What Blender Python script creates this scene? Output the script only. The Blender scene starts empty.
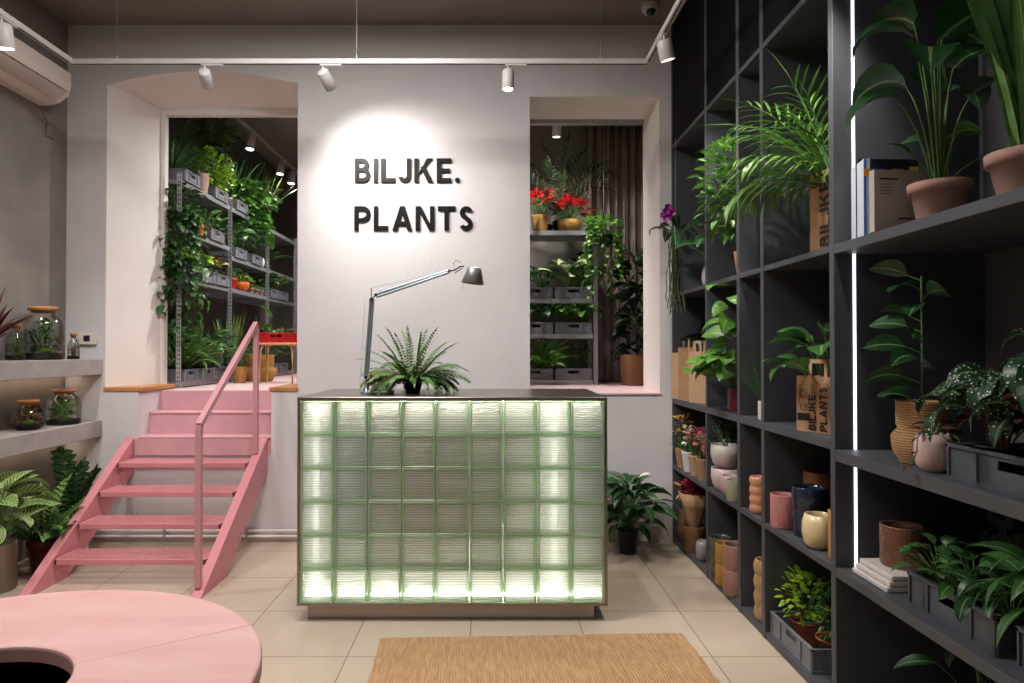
import bpy, math, random
from mathutils import Vector, Matrix
PI = math.pi
C = bpy.context.scene.collection
F = 690.0; CX = 491.0; CY = 350.0; EYE = 1.53
def PX(px, Y): return (px - CX) * Y / F
def PZ(py, Y): return EYE + (CY - py) * Y / F

# ---------------------------------------------------------------- materials
def lin(c):
    if isinstance(c, str):
        c = [int(c[i:i+2], 16) / 255 for i in (0, 2, 4)]
    return tuple((x/12.92 if x <= .04045 else ((x+.055)/1.055)**2.4) for x in c) + (1,)
MATS = {}
def mat(name, col, rough=.5, metal=0, var=0, scale=8, bump=0, bscale=60, spec=.5, emit=0, trans=0, col2=None, stretch=None, coat=0, ior=1.45):
    if name in MATS: return MATS[name]
    m = bpy.data.materials.new(name); m.use_nodes = True
    nt = m.node_tree; N = nt.nodes; L = nt.links
    b = N['Principled BSDF']; c = lin(col)
    b.inputs['Base Color'].default_value = c
    b.inputs['Roughness'].default_value = rough
    b.inputs['Metallic'].default_value = metal
    b.inputs['Specular IOR Level'].default_value = spec
    b.inputs['Transmission Weight'].default_value = trans
    b.inputs['Coat Weight'].default_value = coat
    b.inputs['IOR'].default_value = ior
    if emit:
        b.inputs['Emission Color'].default_value = c
        b.inputs['Emission Strength'].default_value = emit
    tc = N.new('ShaderNodeTexCoord'); mp = N.new('ShaderNodeMapping')
    L.new(tc.outputs['Object'], mp.inputs['Vector'])
    if stretch: mp.inputs['Scale'].default_value = stretch
    if var or col2:
        n = N.new('ShaderNodeTexNoise'); n.inputs['Scale'].default_value = scale; n.inputs['Detail'].default_value = 4
        L.new(mp.outputs[0], n.inputs['Vector'])
        r = N.new('ShaderNodeValToRGB'); r.color_ramp.elements[0].position = .3; r.color_ramp.elements[1].position = .7
        if col2:
            a, d = c, lin(col2)
        else:
            a = tuple(min(1, x*(1-var)) for x in c[:3]) + (1,); d = tuple(min(1, x*(1+var)) for x in c[:3]) + (1,)
        r.color_ramp.elements[0].color = a; r.color_ramp.elements[1].color = d
        L.new(n.outputs['Fac'], r.inputs[0]); L.new(r.outputs[0], b.inputs['Base Color'])
    if bump:
        n2 = N.new('ShaderNodeTexNoise'); n2.inputs['Scale'].default_value = bscale; n2.inputs['Detail'].default_value = 3
        L.new(mp.outputs[0], n2.inputs['Vector'])
        bp = N.new('ShaderNodeBump'); bp.inputs['Strength'].default_value = bump; bp.inputs['Distance'].default_value = .01
        L.new(n2.outputs['Fac'], bp.inputs['Height']); L.new(bp.outputs[0], b.inputs['Normal'])
    MATS[name] = m
    return m
def nodes(m): return m.node_tree.nodes, m.node_tree.links, m.node_tree.nodes['Principled BSDF']

white_wall = mat('white_plaster', 'd0ccce', .8, var=.04, scale=3, bump=.15, bscale=25)
reveal_wall = mat('light_painted_plaster', 'e6e0dd', .7, var=.03, scale=3, bump=.1, bscale=20)  # wall plaster lightened in colour for the bright light on the reveals
grey_wall = mat('grey_concrete', '7f7974', .8, var=.12, scale=4, bump=.2, bscale=20)
ceil_mat = mat('taupe_ceiling', '7d736d', .85, var=.06, scale=2, bump=.2, bscale=30)
shelfgrey = mat('concrete_shelf', 'a09a99', .7, var=.1, scale=9, bump=.2, bscale=40)
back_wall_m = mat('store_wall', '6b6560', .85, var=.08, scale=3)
pinkfloor = mat('pink_floor_paint', 'd9bdbf', .5, var=.04, scale=5)
pinkstep = mat('pink_step_paint', 'd2a1aa', .5, var=.05, scale=6)
pinksteel = mat('pink_steel', 'd0868f', .4, var=.03, scale=8)
pinktable = mat('pink_table_paint', 'e4bab5', .5, col2='dba9a5', scale=3.5, bump=.15, bscale=14, stretch=(1,3,1))
anthr = mat('anthracite_board', '494b50', .5, var=.08, scale=5)
anthr_edge = anthr
bay_shade_mat = mat('bay_shade_black', '060607', .7, spec=.15)  # black in place of the shade inside the upper bays
greypanel = mat('grey_back_panel', '5a565a', .6, var=.05, scale=4)
steel = mat('brushed_steel', '958c86', .28, metal=1, bump=.03, bscale=200, stretch=(1,30,30))
chrome = mat('aluminium', '9aa6b2', .38, metal=.75)
lampgrey = mat('lamp_shade_aluminium', '9a9a9a', .4, metal=.7)
whitemetal = mat('white_metal', 'c0bcbc', .4)
acwhite = mat('aircon_plastic', 'd9cfc6', .45)
darkslot = mat('dark_slot', '1b1a1a', .6)
galv = mat('galvanised_steel', 'a9abb0', .4, metal=.6, var=.1, scale=20)
crate_m = mat('grey_crate_plastic', '73767d', .45, var=.05, scale=10)
crate_red = mat('red_crate_plastic', 'c4161c', .45)
crate_dark = mat('smoky_crate_plastic', '4e525a', .35)
soil = mat('potting_soil', '2a1d15', .95, bump=.8, bscale=90, var=.4, scale=60)
terra = mat('terracotta', 'b5694a', .8, var=.1, scale=12)
terra_pale = mat('pale_terracotta', 'a9877a', .8, var=.08, scale=10, bump=.1)
blackplastic = mat('black_plastic', '1a1b1c', .5)
whiteglaze = mat('white_ceramic', 'ded6d0', .3)
kraft = mat('kraft_paper', 'a8835f', .8, var=.1, scale=7, bump=.4, bscale=18)
kraft_lt = mat('pale_kraft_paper', 'bd9a7a', .8, var=.08, scale=7, bump=.3, bscale=18)
ink = mat('black_ink', '0d0d0d', .6)
gloss_black = mat('gloss_black_acrylic', '050505', .45, spec=.18)
wood = mat('oak_wood', 'b9824f', .5, var=.2, scale=6, stretch=(1,12,12))
woodpale = mat('pale_stool_wood', 'd2a06e', .5, var=.1, scale=8)
cork = mat('cork', 'b07a4c', .85, var=.25, scale=80, bump=.4, bscale=120)
curtain_m = mat('taupe_curtain', '94857f', .9, var=.05, scale=8)
pebble = mat('pebbles', '8a7b70', .8, var=.5, scale=70, bump=.6, bscale=90)
moss = mat('moss', '5b8a1f', .9, var=.4, scale=60, bump=.8, bscale=100)
paper = mat('white_paper', 'dcdad6', .8)
glow = mat('lamp_lens', 'fff4e8', emit=14)
ledm = mat('cool_led_strip', 'f4f2ff', emit=2.4)
warmled = mat('warm_led_strip', 'ffe2c4', emit=9)
counterled = mat('neutral_led_strip', 'fff8ec', emit=78)

def leafmat(name, c, c2=None, rough=.38, spots=None, rib=.35, stripes=None):
    if name in MATS: return MATS[name]
    m = mat(name, c, rough, col2=c2 or c, scale=14)
    N, L, b = nodes(m)
    out = [n for n in N if n.type == 'OUTPUT_MATERIAL'][0]
    tr = N.new('ShaderNodeBsdfTranslucent'); mx = N.new('ShaderNodeMixShader'); mx.inputs[0].default_value = .15
    src = b.inputs['Base Color'].links[0].from_socket if b.inputs['Base Color'].links else None
    if spots:
        v = N.new('ShaderNodeTexVoronoi'); v.inputs['Scale'].default_value = 85
        tc = N.new('ShaderNodeTexCoord'); L.new(tc.outputs['Object'], v.inputs['Vector'])
        rr = N.new('ShaderNodeValToRGB'); rr.color_ramp.elements[0].position = .22; rr.color_ramp.elements[1].position = .28
        rr.color_ramp.elements[0].color = (1,1,1,1); rr.color_ramp.elements[1].color = (0,0,0,1)
        L.new(v.outputs['Distance'], rr.inputs[0])
        mc = N.new('ShaderNodeMix'); mc.data_type = 'RGBA'
        L.new(rr.outputs[0], mc.inputs[0]); L.new(src, mc.inputs[6]); mc.inputs[7].default_value = lin(spots)
        L.new(mc.outputs[2], b.inputs['Base Color']); src = mc.outputs[2]
    uv = N.new('ShaderNodeUVMap'); uv.uv_map = 'leaf'; sx = N.new('ShaderNodeSeparateXYZ'); L.new(uv.outputs[0], sx.inputs[0])
    def MM(op, a, v=None, b2=None):
        n = N.new('ShaderNodeMath'); n.operation = op; L.new(a, n.inputs[0])
        if b2 is not None: L.new(b2, n.inputs[1])
        elif v is not None: n.inputs[1].default_value = v
        return n.outputs[0]
    au = MM('ABSOLUTE', sx.outputs['X'])
    if stripes:
        k = MM('SINE', MM('MULTIPLY', MM('SUBTRACT', sx.outputs['Y'], b2=MM('MULTIPLY', au, .22)), 58.0))
        k = MM('MULTIPLY', MM('GREATER_THAN', k, .1), b2=MM('MULTIPLY', MM('LESS_THAN', au, .86), b2=MM('GREATER_THAN', au, .06)))
        mc = N.new('ShaderNodeMix'); mc.data_type = 'RGBA'; L.new(k, mc.inputs[0]); L.new(src, mc.inputs[6]); mc.inputs[7].default_value = lin(stripes)
        src = mc.outputs[2]; L.new(src, b.inputs['Base Color'])
    elif rib:
        k = MM('MULTIPLY', MM('LESS_THAN', au, .09), rib)
        mc = N.new('ShaderNodeMix'); mc.data_type = 'RGBA'; L.new(k, mc.inputs[0]); L.new(src, mc.inputs[6]); mc.inputs[7].default_value = lin('b5c98a')
        src = mc.outputs[2]; L.new(src, b.inputs['Base Color'])
    if src: L.new(src, tr.inputs['Color'])
    L.new(b.outputs[0], mx.inputs[1]); L.new(tr.outputs[0], mx.inputs[2]); L.new(mx.outputs[0], out.inputs['Surface'])
    return m
G_bright = leafmat('leaf_bright_green', '6a9a3c', '3d7329')
G_mid = leafmat('leaf_mid_green', '416f34', '284f25')
G_deep = leafmat('leaf_deep_green', '28522b', '18391e')
G_dark = leafmat('leaf_dark_green', '152c19', '0c1e10')
G_lime = leafmat('leaf_lime', 'a3c42f', '74a322')
G_pale = leafmat('leaf_striped_pale', 'b5c98a', '93b060', stripes='2c5a2c')
G_var = leafmat('leaf_white_veined', 'c7d0a0', '3f6a3a')
G_fern = leafmat('leaf_fern', '6b9248', '426c30')
G_olive = leafmat('leaf_olive', '5c6a30', '3b4a22')
G_red = leafmat('leaf_burgundy', '5a1f24', '2e1216')
G_rust = leafmat('leaf_rusty', '8a5a3a', '5c6a34')
G_poin = leafmat('bract_red', 'd8102a', 'a90a1c')
G_magenta = leafmat('petal_magenta', 'b0159a', '7a0f6c')
G_spot = leafmat('leaf_spotted', '1f4626', '16361c', spots='dfe6dc')
G_palm = leafmat('leaf_palm', '6b9638', '34602a')
G_yel = leafmat('petal_yellow', 'e0b62a', 'c08a20')
G_pink = leafmat('petal_pink', 'd9708a', 'b9405a')
G_white = leafmat('petal_white', 'e8e6da', 'd8d8c4')
G_dry = leafmat('dried_leaf', 'c08a52', '8a5c34')
G_root = mat('aerial_root', '4a4a34', .8)
stem_m = mat('green_stem', '4d7034', .6)
stem_br = mat('brown_stem', '5a4430', .8)
stem_pale = mat('pale_stem', '93a870', .6)

def glassmat(name, col, amt=.12, rough=.03):
    m = bpy.data.materials.new(name); m.use_nodes = True; N = m.node_tree.nodes; L = m.node_tree.links
    N.clear(); o = N.new('ShaderNodeOutputMaterial'); t = N.new('ShaderNodeBsdfTransparent'); g = N.new('ShaderNodeBsdfGlossy')
    t.inputs[0].default_value = lin(col); g.inputs['Roughness'].default_value = rough
    f = N.new('ShaderNodeFresnel'); f.inputs[0].default_value = 1.45
    a = N.new('ShaderNodeMath'); a.operation = 'MULTIPLY_ADD'; a.inputs[1].default_value = .7; a.inputs[2].default_value = amt*.3
    mx = N.new('ShaderNodeMixShader'); L.new(f.outputs[0], a.inputs[0]); L.new(a.outputs[0], mx.inputs[0])
    L.new(t.outputs[0], mx.inputs[1]); L.new(g.outputs[0], mx.inputs[2]); L.new(mx.outputs[0], o.inputs['Surface'])
    return m
jarglass = glassmat('clear_jar_glass', 'f8fbf9', amt=.05)
def blockglass(name, tint, trl, wtr, wgl, wtp, rough=.12):
    m = bpy.data.materials.new(name); m.use_nodes = True; N = m.node_tree.nodes; L = m.node_tree.links
    N.clear(); o = N.new('ShaderNodeOutputMaterial')
    t = N.new('ShaderNodeBsdfTransparent'); t.inputs[0].default_value = lin(tint)
    tl = N.new('ShaderNodeBsdfTranslucent'); tl.inputs[0].default_value = lin(trl)
    g = N.new('ShaderNodeBsdfGlossy'); g.inputs['Roughness'].default_value = rough
    df = N.new('ShaderNodeBsdfDiffuse'); df.inputs[0].default_value = lin(trl)
    m1 = N.new('ShaderNodeMixShader'); m1.inputs[0].default_value = wtr; L.new(t.outputs[0], m1.inputs[1]); L.new(tl.outputs[0], m1.inputs[2])
    m2 = N.new('ShaderNodeMixShader'); m2.inputs[0].default_value = wgl; L.new(m1.outputs[0], m2.inputs[1]); L.new(g.outputs[0], m2.inputs[2])
    m3 = N.new('ShaderNodeMixShader'); m3.inputs[0].default_value = wtp; L.new(m2.outputs[0], m3.inputs[1]); L.new(df.outputs[0], m3.inputs[2])
    L.new(m3.outputs[0], o.inputs['Surface'])
    return m
pane_glass = blockglass('ribbed_clear_glass', 'f4f6f2', 'e8eae6', .70, .05, .20, .25)
def rib_pattern(m):
    # rib shading put into the glass colour, thirteen ribs to a block
    N = m.node_tree.nodes; L = m.node_tree.links
    tc = N.new('ShaderNodeTexCoord'); sp = N.new('ShaderNodeSeparateXYZ'); L.new(tc.outputs['Object'], sp.inputs[0])
    a = N.new('ShaderNodeMath'); a.operation = 'MULTIPLY'; a.inputs[1].default_value = 2*PI*RIBS; L.new(sp.outputs['Z'], a.inputs[0])
    c = N.new('ShaderNodeMath'); c.operation = 'COSINE'; L.new(a.outputs[0], c.inputs[0])
    r = N.new('ShaderNodeValToRGB'); r.color_ramp.elements[0].color = lin('c6ccc4'); r.color_ramp.elements[1].color = lin('f8f9f7')
    u = N.new('ShaderNodeMath'); u.operation = 'MULTIPLY_ADD'; u.inputs[1].default_value = .5; u.inputs[2].default_value = .5; L.new(c.outputs[0], u.inputs[0]); L.new(u.outputs[0], r.inputs[0])
    for n in N:
        if n.type in ('BSDF_TRANSLUCENT','BSDF_DIFFUSE','BSDF_TRANSPARENT'): L.new(r.outputs[0], n.inputs[0])
RIBS = 12/.17
rib_pattern(pane_glass)
rim_glass = blockglass('green_glass_rim', 'dcecd8', 'c9dfc4', .8, .05, .3, .2)

# tiles
def tile_mat():
    m = mat('beige_floor_tile', 'c9b29a', .22, spec=.5); N, L, b = nodes(m)
    tc = N.new('ShaderNodeTexCoord'); mp = N.new('ShaderNodeMapping'); L.new(tc.outputs['Object'], mp.inputs['Vector'])
    mp.inputs['Location'].default_value = (-TILE_X0, -TILE_Y0, 0)
    br = N.new('ShaderNodeTexBrick'); br.offset = 0; br.squash = 1
    br.inputs['Scale'].default_value = 1; br.inputs['Brick Width'].default_value = .607; br.inputs['Row Height'].default_value = .6
    br.inputs['Mortar Size'].default_value = .0028; br.inputs['Mortar Smooth'].default_value = .1
    br.inputs['Color1'].default_value = lin('cdbcaa'); br.inputs['Color2'].default_value = lin('c6b4a0'); br.inputs['Mortar'].default_value = lin('8a7561')
    L.new(mp.outputs[0], br.inputs['Vector'])
    n = N.new('ShaderNodeTexNoise'); n.inputs['Scale'].default_value = 2.5; L.new(mp.outputs[0], n.inputs['Vector'])
    hs = N.new('ShaderNodeMix'); hs.data_type = 'RGBA'; hs.blend_type = 'MULTIPLY'; hs.inputs[0].default_value = .18
    L.new(br.outputs['Color'], hs.inputs[6]); L.new(n.outputs['Fac'], hs.inputs[7]); L.new(hs.outputs[2], b.inputs['Base Color'])
    return m
TILE_X0 = PX(471.6, EYE*F/267) - .607*12; TILE_Y0 = EYE*F/305 - .6*12
tile = tile_mat()
def jute_mat():
    m = mat('jute_weave', 'c89660', .95); N, L, b = nodes(m)
    tc = N.new('ShaderNodeTexCoord')
    mp = N.new('ShaderNodeMapping'); mp.inputs['Scale'].default_value = (34, 6, 1); L.new(tc.outputs['Object'], mp.inputs[0])
    n = N.new('ShaderNodeTexNoise'); n.inputs['Scale'].default_value = 1.6; n.inputs['Detail'].default_value = 5; L.new(mp.outputs[0], n.inputs['Vector'])
    r = N.new('ShaderNodeValToRGB'); r.color_ramp.elements[0].position = .32; r.color_ramp.elements[1].position = .68
    r.color_ramp.elements[0].color = lin('b38a60'); r.color_ramp.elements[1].color = lin('cda47a')
    L.new(n.outputs['Fac'], r.inputs[0]); L.new(r.outputs[0], b.inputs['Base Color'])
    w = N.new('ShaderNodeTexWave'); w.bands_direction = 'X'; w.inputs['Scale'].default_value = 22; w.inputs['Distortion'].default_value = 1.2
    w2 = N.new('ShaderNodeTexWave'); w2.bands_direction = 'Y'; w2.inputs['Scale'].default_value = 40; w2.inputs['Distortion'].default_value = 2
    L.new(tc.outputs['Object'], w.inputs['Vector']); L.new(tc.outputs['Object'], w2.inputs['Vector'])
    ad = N.new('ShaderNodeMath'); ad.operation = 'MULTIPLY_ADD'; ad.inputs[1].default_value = .5
    L.new(w2.outputs['Fac'], ad.inputs[0]); L.new(w.outputs['Fac'], ad.inputs[2])
    bp = N.new('ShaderNodeBump'); bp.inputs['Strength'].default_value = .7; bp.inputs['Distance'].default_value = .006
    L.new(ad.outputs[0], bp.inputs['Height']); L.new(bp.outputs[0], b.inputs['Normal'])
    return m
jute = jute_mat()
def weave_mat(name, c, c2, s=55):
    m = mat(name, c, .85); N, L, b = nodes(m)
    tc = N.new('ShaderNodeTexCoord'); w = N.new('ShaderNodeTexWave'); w.bands_direction = 'Z'; w.inputs['Scale'].default_value = s*.6; w.inputs['Distortion'].default_value = 2.5; w.inputs['Detail Scale'].default_value = 8
    L.new(tc.outputs['Object'], w.inputs['Vector'])
    r = N.new('ShaderNodeValToRGB'); r.color_ramp.elements[0].color = lin(c2); r.color_ramp.elements[1].color = lin(c)
    L.new(w.outputs['Fac'], r.inputs[0]); L.new(r.outputs[0], b.inputs['Base Color'])
    bp = N.new('ShaderNodeBump'); bp.inputs['Strength'].default_value = .8; bp.inputs['Distance'].default_value = .006
    L.new(w.outputs['Fac'], bp.inputs['Height']); L.new(bp.outputs[0], b.inputs['Normal'])
    return m
wicker = weave_mat('seagrass_weave', 'c9a273', '9a744a')
wicker_dk = weave_mat('brown_wicker', '9c6c48', '5c3a22')
wicker_yl = weave_mat('honey_wicker', 'd3a362', 'a8783c')
def perf_mat():
    m = mat('perforated_upright_steel', 'a9abb0', .4, metal=.5); N, L, b = nodes(m)
    tc = N.new('ShaderNodeTexCoord'); s = N.new('ShaderNodeSeparateXYZ'); L.new(tc.outputs['Object'], s.inputs[0])
    def M(op, a, v=None, b2=None):
        n = N.new('ShaderNodeMath'); n.operation = op; L.new(a, n.inputs[0])
        if b2 is not None: L.new(b2, n.inputs[1])
        elif v is not None: n.inputs[1].default_value = v
        return n.outputs[0]
    z = M('LESS_THAN', M('ABSOLUTE', M('SUBTRACT', M('FRACT', M('MULTIPLY', s.outputs['Z'], 25)), .5)), .28)
    x = M('LESS_THAN', M('ABSOLUTE', M('SUBTRACT', M('ABSOLUTE', s.outputs['X']), .008)), .0035)
    k = M('MULTIPLY', z, b2=x)
    mx = N.new('ShaderNodeMix'); mx.data_type = 'RGBA'; L.new(k, mx.inputs[0]); mx.inputs[6].default_value = lin('b4b6ba'); mx.inputs[7].default_value = lin('1c1c1e')
    L.new(mx.outputs[2], b.inputs['Base Color'])
    return m
perf = perf_mat()

# ---------------------------------------------------------------- mesh builder
class MB:
    def __init__(s): s.v = []; s.f = []; s.sm = []; s.uv = {}
    def add(s, vs, fs, smooth=False):
        o = len(s.v); s.v += [tuple(p) for p in vs]
        for f in fs: s.f.append(tuple(i+o for i in f)); s.sm.append(smooth)
    def box(s, x0, x1, y0, y1, z0, z1, bev=0):
        if bev <= 0:
            vs = [(x,y,z) for x in (x0,x1) for y in (y0,y1) for z in (z0,z1)]
            s.add(vs, [(0,1,3,2),(4,6,7,5),(0,4,5,1),(2,3,7,6),(0,2,6,4),(1,5,7,3)]); return
        b = min(bev, (x1-x0)/2.01, (y1-y0)/2.01, (z1-z0)/2.01)
        # chamfered box: 24 verts
        import itertools
        vs = []; idx = {}
        for sx, sy, sz in itertools.product((0,1),(0,1),(0,1)):
            for ax in range(3):
                p = [(x0,x1)[sx], (y0,y1)[sy], (z0,z1)[sz]]
                for k in range(3):
                    if k != ax: p[k] += b if (sx,sy,sz)[k] == 0 else -b
                idx[(sx,sy,sz,ax)] = len(vs); vs.append(p)
        fs = []
        for ax in range(3):
            o1, o2 = [k for k in range(3) if k != ax]
            for side in (0,1):
                q = []
                for a1, a2 in ((0,0),(1,0),(1,1),(0,1)):
                    t = [0,0,0]; t[ax] = side; t[o1] = a1; t[o2] = a2; q.append(idx[tuple(t)+(ax,)])
                flip = (ax == 1) != (side == 0)
                fs.append(tuple(q[::-1] if flip else q))
        for ax in range(3):   # edges along ax
            o1, o2 = [k for k in range(3) if k != ax]
            for a1 in (0,1):
                for a2 in (0,1):
                    t0 = [0,0,0]; t0[o1] = a1; t0[o2] = a2; t1 = list(t0); t1[ax] = 1
                    fs.append((idx[tuple(t0)+(o1,)], idx[tuple(t1)+(o1,)], idx[tuple(t1)+(o2,)], idx[tuple(t0)+(o2,)]))
        for t in itertools.product((0,1),(0,1),(0,1)):
            fs.append((idx[t+(0,)], idx[t+(1,)], idx[t+(2,)]))
        s.add(vs, fs)
    def lathe(s, prof, n=24, c=(0,0,0), fn=None, smooth=True, cap=True):
        vs = []; m = len(prof)
        for i in range(n):
            a = 2*PI*i/n
            for r, z in prof:
                rr = fn(a, r, z) if fn else r
                vs.append((c[0]+rr*math.cos(a), c[1]+rr*math.sin(a), c[2]+z))
        fs = []
        for i in range(n):
            j = (i+1) % n
            for k in range(m-1): fs.append((i*m+k, j*m+k, j*m+k+1, i*m+k+1))
        s.add(vs, fs, smooth)
        if cap:
            s.add([vs[i*m] for i in range(n)][::-1], [tuple(range(n))])
            s.add([vs[i*m+m-1] for i in range(n)], [tuple(range(n))])
    def tube(s, path, r, n=5, cap=True):
        path = [Vector(p) for p in path]; m = len(path); vs = []
        rs = r if isinstance(r, (list, tuple)) else [r]*m
        for i, p in enumerate(path):
            d = (path[min(i+1,m-1)] - path[max(i-1,0)])
            if d.length < 1e-9: d = Vector((0,0,1))
            d.normalize(); a = d.cross(Vector((0,0,1)))
            if a.length < .05: a = d.cross(Vector((0,1,0)))
            a.normalize(); b = d.cross(a)
            for k in range(n):
                t = 2*PI*k/n; vs.append(p + (a*math.cos(t) + b*math.sin(t))*rs[i])
        fs = [(i*n+k, i*n+(k+1)%n, (i+1)*n+(k+1)%n, (i+1)*n+k) for i in range(m-1) for k in range(n)]
        s.add(vs, fs, True)
        if cap: s.add(vs[:n][::-1], [tuple(range(n))]); s.add(vs[-n:], [tuple(range(n))])
    def prism(s, pts, axis, a0, a1):
        n = len(pts)
        def mk(p, a):
            if axis == 0: return (a, p[0], p[1])
            if axis == 1: return (p[0], a, p[1])
            return (p[0], p[1], a)
        vs = [mk(p, a0) for p in pts] + [mk(p, a1) for p in pts]
        s.add(vs, [tuple(range(n))[::-1], tuple(range(n, 2*n))] + [(i, (i+1)%n, n+(i+1)%n, n+i) for i in range(n)])
    def leaf(s, p, d, L, W, droop=.6, n=5, prof='oval', fold=.15, up=None, twist=0):
        p = Vector(p); d = Vector(d).normalized(); up = Vector(up) if up else Vector((0,0,1))
        side = d.cross(up)
        if side.length < .1: side = d.cross(Vector((random.uniform(-1,1), random.uniform(-1,1), .1)))
        side.normalize()
        if twist: side = Matrix.Rotation(twist, 3, d) @ side
        q = p.copy(); vs = []; seg = L/n
        for i in range(n+1):
            t = i/n
            if prof == 'oval': w = math.sin(PI*min(1, t**.85*.97+.03))**.8
            elif prof == 'heart': w = (math.sin(PI*min(1,(t*.85+.15)))**.7) * (1 if t > .0 else .7) * (1.1-.35*t)
            elif prof == 'lance': w = math.sin(PI*(t**.7*.96+.04))
            elif prof == 'strap': w = (1-.15*t) if t < .6 else max(.02, (1-t)/.4*.91)
            else: w = (1-t)*.95+.03
            w = max(0, w)*W/2
            nrm = side.cross(d).normalized()
            vs += [q - side*w + nrm*w*fold*2, q.copy(), q + side*w + nrm*w*fold*2]
            q = q + d*seg
            if droop:
                ax = d.cross(Vector((0,0,-1)))
                if ax.length > .02: d = (Matrix.Rotation(min(droop/n, max(0,d.angle(Vector((0,0,-1)))-.05)), 3, ax.normalized()) @ d)
        fs = []; o0 = len(s.v)
        for i in range(n):
            a = i*3; fs += [(a, a+1, a+4, a+3), (a+1, a+2, a+5, a+4)]
        s.add(vs, fs, True)
        for i in range(n+1):
            for k in range(3): s.uv[o0+i*3+k] = (k-1, i/n)
    def clamp(s, b):
        x0,x1,y0,y1,z0,z1 = b
        s.v = [(min(max(x,x0),x1), min(max(y,y0),y1), min(max(z,z0),z1)) for x,y,z in s.v]
    def build(s, name, m, parent=None, loc=None):
        me = bpy.data.meshes.new(name); me.from_pydata(s.v, [], s.f)
        me.polygons.foreach_set('use_smooth', s.sm)
        if s.uv:
            ul = me.uv_layers.new(name='leaf')
            idx = [0]*len(me.loops); me.loops.foreach_get('vertex_index', idx)
            fl = []
            for i in idx: fl += s.uv.get(i, (0,0))
            ul.data.foreach_set('uv', fl)
        me.materials.append(m); me.update()
        o = bpy.data.objects.new(name, me); C.objects.link(o)
        if parent: o.parent = parent
        if loc: o.location = loc
        return o
def tag(o, label, cat, group=None):
    o['label'] = label; o['category'] = cat
    if group: o['group'] = group
    return o
def thing(name, label, cat, loc=(0,0,0), rz=0, group=None):
    o = bpy.data.objects.new(name, None); C.objects.link(o); o.location = loc; o.rotation_euler = (0,0,rz)
    o.empty_display_size = .05
    return tag(o, label, cat, group)
def struct(name, mb, m):
    o = mb.build(name, m); o['kind'] = 'structure'; return o
def bx(*a, bev=0):
    m = MB(); m.box(*a, bev=bev); return m

# ---------------------------------------------------------------- the setting
YW = 5.53; YI = 6.13; XL = -3.41; XR = 2.14; ZC = 4.15; ZF = 1.186; YN = -2.6
struct('floor', bx(XL-.1, XR+.1, YN, YI, -.1, 0), tile)
struct('ceiling', bx(XL-.1, XR+.1, YN, YI, ZC, ZC+.1), ceil_mat)
struct('wall_left', bx(XL-.1, XL, YN, YW, 0, ZC), grey_wall)
struct('wall_right', bx(XR-.04, XR+.1, YN, YW, 0, ZC), greypanel)
struct('wall_front', bx(XL-.1, XR+.1, YN-.1, YN, 0, ZC), grey_wall)
w = MB()
w.prism([(XL-.1,YW),(-3.09,YW),(-2.90,YI),(XL-.1,YI)][::-1], 2, 0, ZC); w.box(-1.554, .312, YW, YI, 0, ZC); w.box(1.354, XR+.1, YW, YI, 0, ZC)
w.box(.312, 1.354, YW, YI, 3.57, ZC); w.box(.312, 1.354, YW, YI, 0, ZF-.012)
w.box(-3.09, -1.554, YW, YI, 0, .69)
arc = [(-3.09, ZC), (-3.09, 3.665)]
for i in range(1, 16):
    t = i/16; arc.append((-3.09+1.536*t, 3.665+.11*math.sin(PI*t)**.85))
arc += [(-1.554, 3.68), (-1.554, ZC)]
nA = len(arc); back = [(x, min(z, 3.665) if z < ZC else z) for x, z in arc]
w.add([(x, YW, z) for x, z in arc] + [(x, YI, z) for x, z in back], [tuple(range(nA)), tuple(range(nA, 2*nA))[::-1]] + [(i, nA+i, nA+(i+1)%nA, (i+1)%nA) for i in range(nA)])
w.box(-3.09, -2.82, YW, YI, .69, 1.2); w.box(-1.76, -1.554, YW, YI, .69, 1.2)
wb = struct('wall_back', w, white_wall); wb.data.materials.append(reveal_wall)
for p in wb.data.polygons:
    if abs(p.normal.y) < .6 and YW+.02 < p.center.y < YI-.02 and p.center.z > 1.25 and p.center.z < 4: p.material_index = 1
t = MB(); t.box(-3.10, -2.80, YW-.012, YI, 1.2, 1.232, bev=.004); struct('trim_1', t, wood)
t = MB(); t.box(-1.775, -1.545, YW-.012, YI, 1.2, 1.232, bev=.004); struct('trim_2', t, wood)
# inner door frame of the raised doorway
t = MB(); t.box(-2.97, -2.885, YI-.05, YI+.02, 1.232, 3.61); t.box(-2.97, -1.554, YI-.05, YI+.02, 3.61, 3.69)
t.box(-2.915, -2.895, YI-.06, YI-.05, 1.232, 3.61)
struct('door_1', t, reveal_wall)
# steel head rail of the right opening
t = MB(); t.box(.312, 1.354, YI-.05, YI+.01, 3.535, 3.57); struct('window_1', t, galv)
# raised back room
struct('floor', bx(-3.5, 3.0, YI, 11, ZF-.1, ZF), pinkfloor)
s_ = MB(); s_.box(.305, 1.36, YW-.012, YI, ZF-.012, ZF); s_.box(-2.82, -1.76, 5.89, YI, ZF-.1, ZF); s_.box(-2.82,-1.76,5.89,YI,.69,ZF-.1)
struct('floor', s_, pinkfloor)
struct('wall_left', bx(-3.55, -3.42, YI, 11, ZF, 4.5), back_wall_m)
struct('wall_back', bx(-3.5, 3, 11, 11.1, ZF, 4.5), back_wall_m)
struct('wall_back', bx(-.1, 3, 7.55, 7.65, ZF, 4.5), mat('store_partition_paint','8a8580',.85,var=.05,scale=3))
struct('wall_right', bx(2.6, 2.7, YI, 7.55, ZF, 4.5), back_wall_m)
struct('ceiling', bx(-3.5, 3, YI, 11, 4.43, 4.53), mat('store_ceiling_paint', '9a8f88', .85))

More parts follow.
